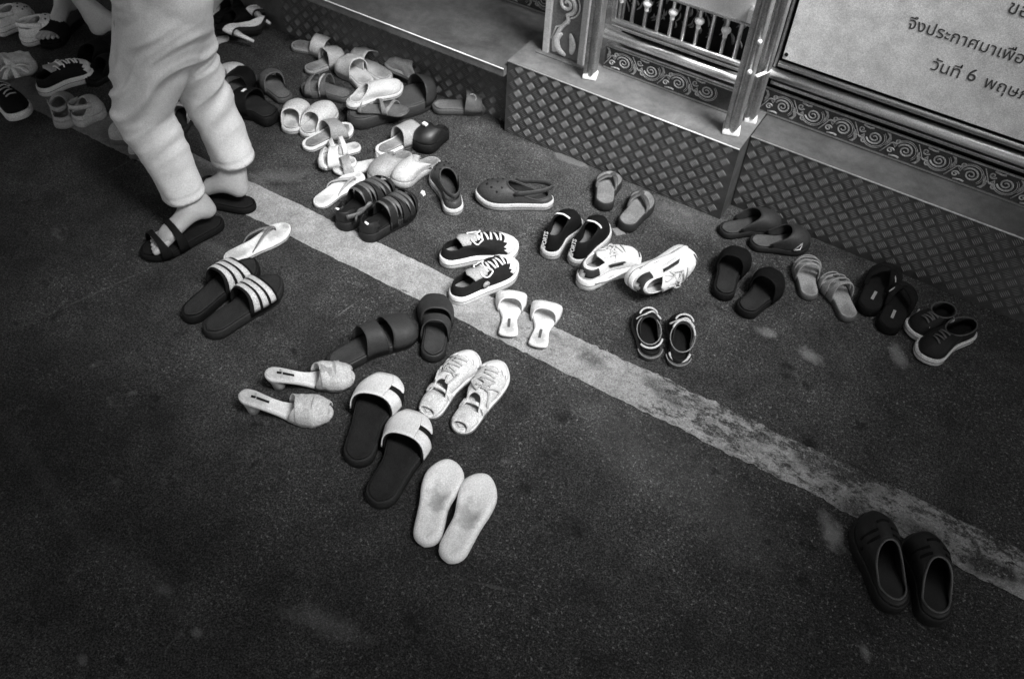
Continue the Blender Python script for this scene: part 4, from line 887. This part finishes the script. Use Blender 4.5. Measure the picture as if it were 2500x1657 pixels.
mule((-2.4426, 2.0633, 0.0100), (-2.4315, 2.1326, 0.0100), 'tip of a white shoe lying between the trousers and the pumps', GP, WHITE, WHITE, W=.04, hh=.012, open1=.3, th=.008, cut=.1)
# next to the trouser leg
mule((-2.2332, 1.8479, 0.0200), (-2.2189, 1.9958, 0.0200), 'white shoe peeping out behind the trouser leg', 'shoes just behind the trousers', WHITE, WHITE, bed=CREAM, W=.095, side=1, hh=.05, open1=.4, cut=.1)
slide((-2.0833, 1.7659, 0.0200), (-2.2007, 1.9714, 0.0200), 'dark slide with a pale insole beside the trouser leg', 'shoes just behind the trousers', solem=BLACK, bed=MIDD, strapm=BLACK, W=.095, side=1, x0=.52, x1=.94, h0=.05, h1=.03, th=.03)
s = slide((-1.9423, 1.8316, 0.0200), (-2.1110, 1.8316, 0.0200), 'dark sandal with a bright square clasp beside the trouser leg', 'shoes just behind the trousers', solem=BLACK, bed=DARK, strapm=BLACK, W=.11, side=-1, x0=.50, x1=.92, h0=.05, h1=.035, th=.04)
MB().box((.70*s.L-.010, -.010, .082), (.70*s.L+.010, .010, .087)).build('clasp', METALB, s.root, False, bevel=.002)
mule((-2.1643, 1.6048, 0.0200), (-2.2129, 1.7254, 0.0200), 'small grey shoe seen in the gap between the trouser legs', 'shoes just behind the trousers', DARK, MIDL, W=.085, side=1, hh=.05, open1=.5)
mule((-2.2277, 1.5153, 0.0200), (-2.3298, 1.4783, 0.0200), 'pale rounded slipper toe beside the trouser knee', 'pale slippers half hidden by the trousers', MIDD, M(.33, .7), W=.085, side=1, hh=.045, open1=.4)
mule((-2.1235, 1.4923, 0.0200), (-2.2200, 1.4609, 0.0200), 'pale rounded slipper toe lower beside the trouser shin', 'pale slippers half hidden by the trousers', MIDD, M(.33, .7), W=.085, side=-1, hh=.045, open1=.4)
# far left
clog((-2.4774, 1.4203, 0.0200), (-2.5832, 1.5181, 0.0200), 'grey clog, left one of two on the dull end of the painted line', 'pair of grey clogs at the left', M(.22, .6), M(.24, .6), W=.092, side=1, holes=False, hh=.05, back=.01, op=.55)
clog((-2.4629, 1.4494, 0.0200), (-2.4644, 1.5678, 0.0200), 'grey clog with a raised back strap, right one of two on the dull painted line', 'pair of grey clogs at the left', M(.32, .6), M(.36, .6), W=.092, side=-1, holes=False, hh=.05, back=.01, op=.55)
canvas((-2.6935, 1.5008, 0.0200), (-2.6547, 1.7004, 0.0200), 'dark canvas sneaker with a broad white rubber edge at the far left', 1, 9).root['group'] = 'canvas sneakers at the far left'
s = sneaker((-2.8140, 1.3980, 0.0200), (-2.6187, 1.3946, 0.0200), 'dark sneaker with a pale toe cap cut by the left edge', 'canvas sneakers at the far left', M(.5, .6), TOE_BLK, M(.3, .7), cap=None, W=.10, side=1, th=.03, hh=.05, back=.04, bow=True, nl=4, name='sneaker')
clog((-2.9893, 1.6760, 0.0200), (-2.9402, 1.8199, 0.0200), 'pale chunky clog with a grooved sole at the upper left', 'pale chunky clogs at the upper left', M(.68, .6), M(.66, .6), W=.10, side=-1, holes=True, hh=.05, th=.034)
clog((-3.1141, 1.6632, 0.0200), (-3.0809, 1.8161, 0.0200), 'pale chunky clog behind the grooved one at the upper left', 'pale chunky clogs at the upper left', M(.62, .6), M(.58, .6), W=.10, side=1, holes=True, hh=.05, th=.034)
s = Shoe('strap_sandal', (-2.8994, 1.4495, 0.0200), (-2.8381, 1.6163, 0.0200), 'pale sandal with a gathered bow at the left edge', 'sandal', 'pale sandals with bows', W=.10, side=1)
s.sole(.02, MIDL); s.footbed(MIDL); s.band('strap', .4, .95, .05, .03, M(.58, .8), wr=.008, nu=18, nv=34, seed=3)
b_ = MB()
for a in (-2.4, -1.6, -.8, .2, 1.2, 2.2): b_.tube(smooth_path([(.5*s.L, -.05, .055), (.5*s.L+.03*math.cos(a), -.05+.02*math.sin(a)-.01, .06), (.5*s.L+.055*math.cos(a), -.055+.04*math.sin(a)-.01, .045)], 4), .007, .002, 6, taper=lambda q: .5+q)
b_.build('bow', M(.7, .8), s.root)
mule((-2.6748, 1.6551, 0.0200), (-2.7166, 1.8259, 0.0200), 'black shoe in deep shade left of the trousers', 'black shoes in the shade left of the trousers', BLACK, TOE_BLK, W=.09, side=1, hh=.05)
mule((-2.5997, 1.6325, 0.0200), (-2.6100, 1.7795, 0.0200), 'black shoe half hidden behind the trousers, lower of two', 'black shoes in the shade left of the trousers', BLACK, TOE_BLK, W=.09, side=-1, hh=.05)

# ---- scraps on the ground
def scrap(pts, h, name, label, mat, cat='scrap'):
    n = len(pts); cx = sum(p[0] for p in pts)/n; cy = sum(p[1] for p in pts)/n
    V = [(p[0]-cx, p[1]-cy, 0) for p in pts]+[((p[0]-cx)*.9, (p[1]-cy)*.9, h*(.7+.6*random.random())) for p in pts]+[(0, 0, h*1.2)]
    F = [(i, (i+1) % n, n+(i+1) % n, n+i) for i in range(n)]+[(n+i, n+(i+1) % n, 2*n) for i in range(n)]+[tuple(reversed(range(n)))]
    return tag(link_mesh(name, V, F, mat, None, False, (cx, cy, .0005)), label, cat, 'litter on the asphalt')
scrap([(-1.3444, 1.8154), (-1.3470, 1.8280), (-1.3362, 1.8282), (-1.3262, 1.8184), (-1.3280, 1.8076)], .004, 'paper_scrap', 'tiny white chip of paper between the pale floral slipper and the dark clog', WHITE, 'litter')
scrap([(-1.1039, 2.2336), (-1.0639, 2.2456), (-1.0045, 2.2501), (-0.9767, 2.2383), (-0.9904, 2.2186), (-1.0351, 2.2081), (-1.0778, 2.2097)], .003, 'dried_leaf', 'pale flattened strip of litter at the foot of the middle step', M(.10, .8), 'litter')
scrap([(-1.3779, 2.3024), (-1.3770, 2.3438), (-1.3483, 2.3406), (-1.3286, 2.3140), (-1.3370, 2.2795)], .008, 'dried_leaf', 'small grey crumpled scrap at the corner of the middle step', M(.15, .8), 'litter')
scrap([(-0.7689, 2.0066), (-0.7514, 2.0275), (-0.7212, 2.0124), (-0.7428, 1.9888)], .003, 'dried_leaf', 'small grey scrap between the black trainer and the thick flip-flops', M(.18, .8), 'litter')
scrap([(-1.2131, 2.2849), (-1.1982, 2.2814), (-1.1709, 2.2676), (-1.1777, 2.2574)], .004, 'paper_scrap', 'thin bright fleck of litter under the left end of the middle step', M(.5, .7), 'litter')

# ------------------------------------------------------------------ people
def skin_body(name, joints, edges, root, mat, parent, levels=2):
    me = bpy.data.meshes.new(name); keys = list(joints); idx = {k: i for i, k in enumerate(keys)}
    me.from_pydata([joints[k][0] for k in keys], [(idx[a], idx[b_]) for a, b_ in edges], [])
    o = bpy.data.objects.new(name, me); COL.objects.link(o); o.parent = parent
    m = o.modifiers.new('skin', 'SKIN'); m.use_smooth_shade = True
    for i, k in enumerate(keys):
        r = joints[k][1]; r = r if isinstance(r, tuple) else (r, r)
        me.skin_vertices[0].data[i].radius = r; me.skin_vertices[0].data[i].use_root = (k == root)
    s_ = o.modifiers.new('sub', 'SUBSURF'); s_.levels = levels; s_.render_levels = levels
    dg = bpy.context.evaluated_depsgraph_get(); me2 = bpy.data.meshes.new_from_object(o.evaluated_get(dg)); bpy.data.objects.remove(o)
    me2.materials.clear(); me2.materials.append(mat); me2.polygons.foreach_set('use_smooth', [True]*len(me2.polygons))
    o = bpy.data.objects.new(name, me2); COL.objects.link(o); o.parent = parent; return o
def foot_joints(J, E, pre, heel, d, zs, L=.225, side=1, lift=0):
    """heel = ground point below the heel, d = unit direction; zs = height of the sandal bed"""
    hx, hy = heel; n_ = (-d[1]*side, d[0]*side)
    P = lambda a, b_, z: (hx+d[0]*a+n_[0]*b_, hy+d[1]*a+n_[1]*b_, zs+z)
    J[pre+'ankle'] = (P(.045, 0, .085), (.033, .036)); J[pre+'heel'] = (P(.022, 0, .028), .026)
    J[pre+'mid'] = (P(.11, -.002, .050), (.030, .026)); J[pre+'ball'] = (P(.165, 0, .024), (.036, .018))
    E += [(pre+'ankle', pre+'heel'), (pre+'ankle', pre+'mid'), (pre+'mid', pre+'ball')]
    for k in range(5):
        b_ = .028-k*.0145; l_ = (.062, .058, .052, .045, .036)[k]; r = (.0125, .009, .0085, .008, .0075)[k]
        J[pre+'toe%da' % k] = (P(.165+l_*.45, b_*1.05, .016), r); J[pre+'toe%db' % k] = (P(.165+l_, b_*1.1, .010), r*.85)
        E += [(pre+'ball', pre+'toe%da' % k), (pre+'toe%da' % k, pre+'toe%db' % k)]
def upper_body(J, E, hip, chest_dir=(0, 0), skinr=1):
    x, y, z = hip; a, b_ = chest_dir
    J['waist'] = ((x+a*.1, y+b_*.1, z+.17), (.13, .10)); J['chest'] = ((x+a*.3, y+b_*.3, z+.38), (.145, .105)); J['neck'] = ((x+a*.42, y+b_*.42, z+.53), .05)
    J['head0'] = ((x+a*.46, y+b_*.46, z+.61), (.062, .068)); J['head1'] = ((x+a*.48, y+b_*.48, z+.70), (.074, .085)); J['head2'] = ((x+a*.48, y+b_*.48, z+.775), (.045, .05))
    E += [('hips', 'waist'), ('waist', 'chest'), ('chest', 'neck'), ('neck', 'head0'), ('head0', 'head1'), ('head1', 'head2')]
    for sg, pr in ((1, 'l'), (-1, 'r')):
        ex = Vector((1, 0, 0))*sg
        J[pr+'sh'] = ((x+a*.36+sg*.17, y+b_*.36, z+.46), .052); J[pr+'el'] = ((x+a*.2+sg*.23, y+b_*.2+.03, z+.20), .038); J[pr+'wr'] = ((x+a*.1+sg*.14, y-.20, z+.26), .026); J[pr+'pa'] = ((x+a*.1+sg*.09, y-.235, z+.29), (.034, .02))
        E += [('chest', pr+'sh'), (pr+'sh', pr+'el'), (pr+'el', pr+'wr'), (pr+'wr', pr+'pa')]
        for k in range(4):
            J[pr+'f%d' % k] = ((x+a*.1+sg*.035, y-.262-(.006 if k in (1, 2) else 0), z+.275+k*.016), .0085); E.append((pr+'pa', pr+'f%d' % k))
            J[pr+'g%d' % k] = ((x+a*.1+sg*.012, y-.262, z+.27+k*.016), .007); E.append((pr+'f%d' % k, pr+'g%d' % k))
        J[pr+'th'] = ((x+a*.1+sg*.06, y-.225, z+.335), .010); E.append((pr+'pa', pr+'th'))
def V3(*a): return Vector(a)
pr_ = empty('person', (-1.80, 1.38, 0), 'person walking to the lower left in loose pale cropped trousers and dark strapped sandals', 'person')
J = {}; E_ = []
def rel(p): return (p[0]+1.80, p[1]-1.38, p[2])
FH = (-1.7486, 1.3639); FT = (-1.8143, 1.1558); RH = (-1.7147, 1.4676); 
fd = Vector((FT[0]-FH[0], FT[1]-FH[1])).normalized(); rd = Vector((-.93, -.37)).normalized()
foot_joints(J, E_, 'a', FH, fd, .026, side=1); foot_joints(J, E_, 'b', RH, rd, .026, side=-1)
A = [(-1.8112, 1.3107, 0.1300), (-1.8347, 1.3027, 0.2700), (-1.8571, 1.2928, 0.4200), (-1.7839, 1.3238, 0.6000), (-1.7306, 1.3306, 0.7400)]
B = [(-1.7737, 1.4839, 0.1600), (-1.7919, 1.4763, 0.2800), (-1.8064, 1.4493, 0.4300), (-1.7783, 1.3976, 0.6000), (-1.7163, 1.3424, 0.7600)]
hip = ((A[4][0]+B[4][0])/2, (A[4][1]+B[4][1])/2, .88)
J['acalf'] = (A[1], .040); J['aknee'] = (A[2], .045); J['athigh'] = (A[3], .055)
J['bcalf'] = (B[1], .040); J['bknee'] = (B[2], .045); J['bthigh'] = (B[3], .055); J['hips'] = (hip, (.10, .09))
J['ashin'] = ((Vector(A[0])+Vector((.0, .0, 0))), .036); J['bshin'] = (B[0], .036)
E_ += [('aankle', 'ashin'), ('ashin', 'acalf'), ('acalf', 'aknee'), ('aknee', 'athigh'), ('athigh', 'hips'), ('bankle', 'bshin'), ('bshin', 'bcalf'), ('bcalf', 'bknee'), ('bknee', 'bthigh'), ('bthigh', 'hips')]
upper_body(J, E_, hip, (-.1, -.15))
J = {k: (rel(v[0]), v[1]) for k, v in J.items()}
skin_body('body', J, E_, 'hips', SKIN, pr_)
# loose trousers: closed tubes fused, then creased
def trouser_mesh(chains, hipc):
    mb = MB()
    for ch in chains:
        ch = [(ch[0][0]+(ch[0][0]-ch[1][0]).normalized()*.06, ch[0][1]*1.12, ch[0][2]*1.12)]+ch; P_ = []
        K = smooth_path([c_[0] for c_ in ch], 6); R_ = np.interp(np.linspace(0, len(ch)-1, len(K)), range(len(ch)), [c_[1] for c_ in ch]); D_ = np.interp(np.linspace(0, len(ch)-1, len(K)), range(len(ch)), [c_[2] for c_ in ch])
        for i, p in enumerate(K):
            t_ = (K[min(i+1, len(K)-1)]-K[max(i-1, 0)]).normalized(); sx_ = t_.cross(Vector((0, 1, 0))).normalized(); n_ = sx_.cross(t_).normalized()
            P_.append([p+sx_*math.cos(a)*R_[i]+n_*math.sin(a)*D_[i] for a in (2*PI*j/24 for j in range(24))])
        b0 = len(mb.V); mb.grid(P_, closed_v=True); mb.F.append(tuple(b0+j for j in reversed(range(24)))); mb.F.append(tuple(b0+(len(P_)-1)*24+j for j in range(24)))
    return mb
RA = [(.070, .062), (.071, .062), (.078, .068), (.102, .088), (.112, .095), (.12, .10)]
RB = [(.068, .060), (.066, .060), (.068, .064), (.092, .082), (.106, .095), (.12, .10)]
hp = Vector(hip)
ca = [(Vector(rel(A[k])), RA[k][0], RA[k][1]) for k in range(5)]+[(Vector(rel(hp+Vector((0, 0, .06)))), .14, .11)]
cb = [(Vector(rel(B[k])), RB[k][0], RB[k][1]) for k in range(5)]+[(Vector(rel(hp+Vector((.02, 0, .06)))), .14, .11)]
tm = trouser_mesh([ca, cb], hp)
o = tm.build('trousers_tmp', SKIN, None)
rm = o.modifiers.new('r', 'REMESH'); rm.mode = 'VOXEL'; rm.voxel_size = .0065
sm = o.modifiers.new('s', 'SMOOTH'); sm.iterations = 6; sm.factor = .6
dg = bpy.context.evaluated_depsgraph_get(); me = bpy.data.meshes.new_from_object(o.evaluated_get(dg)); bpy.data.objects.remove(o)
nv = len(me.vertices); co = np.empty(nv*3); me.vertices.foreach_get('co', co); co = co.reshape(-1, 3)
nrm = np.array([tuple(v.normal) for v in me.vertices])
mx_ = np.array([me.vertices[i].co.z for i in range(nv)])
out = co.copy()
for i in range(nv):
    x, y, z = co[i]; xx, zz = x, z
    # diagonal drape folds sweeping from the seat to the front knee, crumples near the hems
    q = zz*1.0 - xx*.95 + .10*mnoise.noise((x*5, y*5, z*4))
    f = mnoise.noise((q*17, xx*2.2+zz*1.5, y*2))
    f2 = mnoise.noise((zz*26-xx*22, xx*6+1.7, y*6)); q3 = mnoise.noise((xx*9, zz*7, y*9))
    ridge = max(-.6, 1-(abs(f)**.75)*2.6)
    low = max(0, min(1, (z-.20)/.25)); vert = mnoise.noise((x*15+z*6, y*12, z*1.6))
    fa = mnoise.noise((q*9.5, xx*1.2+zz*.9, y*1.2)); fb = mnoise.noise((q*21+3, xx*2.0+zz*1.4, y*2))
    out[i] += nrm[i]*(low*(.017*(1-2.4*abs(fa))*(.6+.5*q3) + .007*(1-2.5*abs(fb))) + .002*q3 + (1-low)*.005*vert)
hems = []
for ch in (ca, cb):
    p0 = ch[0][0]; ax = (ch[0][0]-ch[1][0]).normalized(); hems.append((np.array(p0), np.array(ax)))
for p0, ax in hems:      # stitched hem line two centimetres above the edge
    d = (out-p0)@ax; near = np.linalg.norm(out-p0, axis=1) < .12
    out -= nrm*(np.exp(-((d+.020)/.0035)**2)*.0026*near)[:, None]
me.vertices.foreach_set('co', out.reshape(-1)); me.update()
bmh = bmesh.new(); bmh.from_mesh(me); dead = []
for v_ in bmh.verts:
    for p0, ax in hems:
        q_ = np.array(v_.co)-p0
        if q_@ax > .003 and np.linalg.norm(q_) < .13: dead.append(v_); break
bmesh.ops.delete(bmh, geom=dead, context='VERTS')
for v_ in bmh.verts:
    if v_.is_boundary:
        for p0, ax in hems:
            q_ = np.array(v_.co)-p0
            if np.linalg.norm(q_) < .13: v_.co -= Vector(ax)*float(q_@ax-.001)
bmh.to_mesh(me); bmh.free()
CLOTH = M(.60, .92, grain=.075, wear=.06, bump=.3, spec=.15, gs=520); me.materials.clear(); me.materials.append(CLOTH)
me.polygons.foreach_set('use_smooth', [True]*len(me.polygons))
o = bpy.data.objects.new('trousers', me); COL.objects.link(o); o.parent = pr_
sd_m = o.modifiers.new('cloth', 'SOLIDIFY'); sd_m.thickness = .0025; sd_m.offset = -1
# shirt, hair
c_ = Vector(rel(hp))
mb = MB(); rings = []
for z, rx, ry in ((.02, .16, .125), (.17, .15, .12), (.38, .19, .13), (.48, .15, .10), (.54, .07, .06)):
    rings.append([(c_.x-.1*z*.8+rx*math.cos(a), c_.y-.15*z*.8+ry*math.sin(a), c_.z+z) for a in (2*PI*j/24 for j in range(24))])
mb.grid(rings, closed_v=True).build('shirt', M(.12, .9), pr_, sub=1)
def hair(parent, c, r):
    mb = MB(); P_ = []
    for i in range(9):
        th = PI*.62*i/8; P_.append([(c[0]+r*math.sin(th)*math.cos(a), c[1]+.015+r*1.12*math.sin(th)*math.sin(a), c[2]+r*1.15*math.cos(th)) for a in (2*PI*j/20 for j in range(20))])
    mb.grid(P_, closed_v=True).build('hair', BLACK, parent, solid=.004)
hair(pr_, (c_.x-.048, c_.y-.072+.02, c_.z+.71), .092)
def face(parent, c):
    for sx_ in (-1, 1): MB().tube([(c[0]+sx_*.030, c[1]-.080, c[2]), (c[0]+sx_*.030, c[1]-.088, c[2])], .011, .006, 10).build('eye', BLACK, parent)
    MB().tube(smooth_path([(c[0], c[1]-.082, c[2]+.005), (c[0], c[1]-.100, c[2]-.028), (c[0], c[1]-.084, c[2]-.036)], 4), .009, .008, 8).build('nose', SKIN, parent)
    MB().tube([(c[0]-.022, c[1]-.082, c[2]-.058), (c[0], c[1]-.088, c[2]-.060), (c[0]+.022, c[1]-.082, c[2]-.058)], .004, .005, 6).build('mouth', M(.2, .5), parent)
    for sx_ in (-1, 1): MB().tube([(c[0]+sx_*.076, c[1]+.0, c[2]+.02), (c[0]+sx_*.080, c[1]+.004, c[2]-.03)], .005, .012, 8).build('ear', SKIN, parent)
face(pr_, (c_.x-.048, c_.y-.072, c_.z+.69))
# sandals on the walking feet
def worn_sandal(heel, d, label, side):
    toe = (heel[0]+d[0]*.250, heel[1]+d[1]*.250); hl = (heel[0]-d[0]*.008, heel[1]-d[1]*.008)
    s = Shoe('sandal', hl, toe, label, 'sandal', 'sandals on the walking feet', W=.098, side=side)
    s.sole(.024, TOE_BLK); s.footbed(BLACK, cup=0)
    s.band('strap', .52, .64, .062, .052, TOE_BLK, out=.003, th=.004); s.band('strap', .72, .84, .042, .036, TOE_BLK, out=.003, th=.004)
    return s
worn_sandal(FH, fd, 'dark two strap sandal on the front foot of the walking person', 1)
worn_sandal(RH, rd, 'dark sandal under the rear foot of the walking person', -1)
# second person, only a bare lower leg in view
FX = (-2.7642, 1.8054)
p2 = empty('person', (FX[0], FX[1], 0), 'person at the top left edge, only one bare lower leg below dark clothes in view', 'person')
J = {}; E_ = []
foot_joints(J, E_, 'a', (.0, .0), (.5, .86), .024, side=1); foot_joints(J, E_, 'b', (-.20, .12), (.3, -.95), .024, side=-1)
for pr, (ax, ay) in (('a', (.01, .03)), ('b', (-.19, .08))):
    J[pr+'shin'] = ((ax-.05, ay, .18), .034); J[pr+'calf'] = ((ax-.12, ay+.01, .30), .046); J[pr+'knee'] = ((ax-.19, ay, .45), .052); J[pr+'thigh'] = ((ax*.8-.17, ay+.02, .66), .075)
    E_ += [(pr+'ankle', pr+'shin'), (pr+'shin', pr+'calf'), (pr+'calf', pr+'knee'), (pr+'knee', pr+'thigh'), (pr+'thigh', 'hips')]
J['hips'] = ((-.15, .02, .88), (.13, .11)); upper_body(J, E_, (-.15, .02, .88))
skin_body('body', J, E_, 'hips', SKIN, p2)
mb = MB(); rings = []
for z, rx, ry in ((.50, .24, .16), (.70, .20, .15), (.92, .15, .125)):
    rings.append([(-.15+rx*math.cos(a)*(1+.04*math.sin(5*a)), .02+ry*math.sin(a)*(1+.04*math.sin(7*a)), z) for a in (2*PI*j/40 for j in range(40))])
mb.grid(rings, closed_v=True).build('skirt', M(.02, .9), p2, solid=.004)
rings = []
for z, rx, ry in ((.0, .16, .13), (.15, .15, .12), (.37, .19, .13), (.46, .15, .10), (.52, .07, .06)):
    rings.append([(-.15+rx*math.cos(a), .02+ry*math.sin(a), .88+z) for a in (2*PI*j/24 for j in range(24))])
MB().grid(rings, closed_v=True).build('shirt', M(.05, .9), p2, sub=1)
hair(p2, (-.15, .04, 1.59), .092); face(p2, (-.15, .02, 1.575))
for hl, dd, lb, sd_ in (((FX[0], FX[1]), (.5, .86), 'black flat shoe on the bare leg at the top left', 1), ((FX[0]-.20, FX[1]+.12), (.3, -.95), 'black flat shoe on the hidden far foot at the top left', -1)):
    s = Shoe('sandal', (hl[0]-dd[0]*.01, hl[1]-dd[1]*.01), (hl[0]+dd[0]*.24, hl[1]+dd[1]*.24), lb, 'sandal', 'dark sandals of the person at the top left', W=.095, side=sd_)
    s.sole(.022, TOE_BLK); s.footbed(BLACK, cup=0); s.band('strap', .55, .85, .055, .034, TOE_BLK, out=.003)
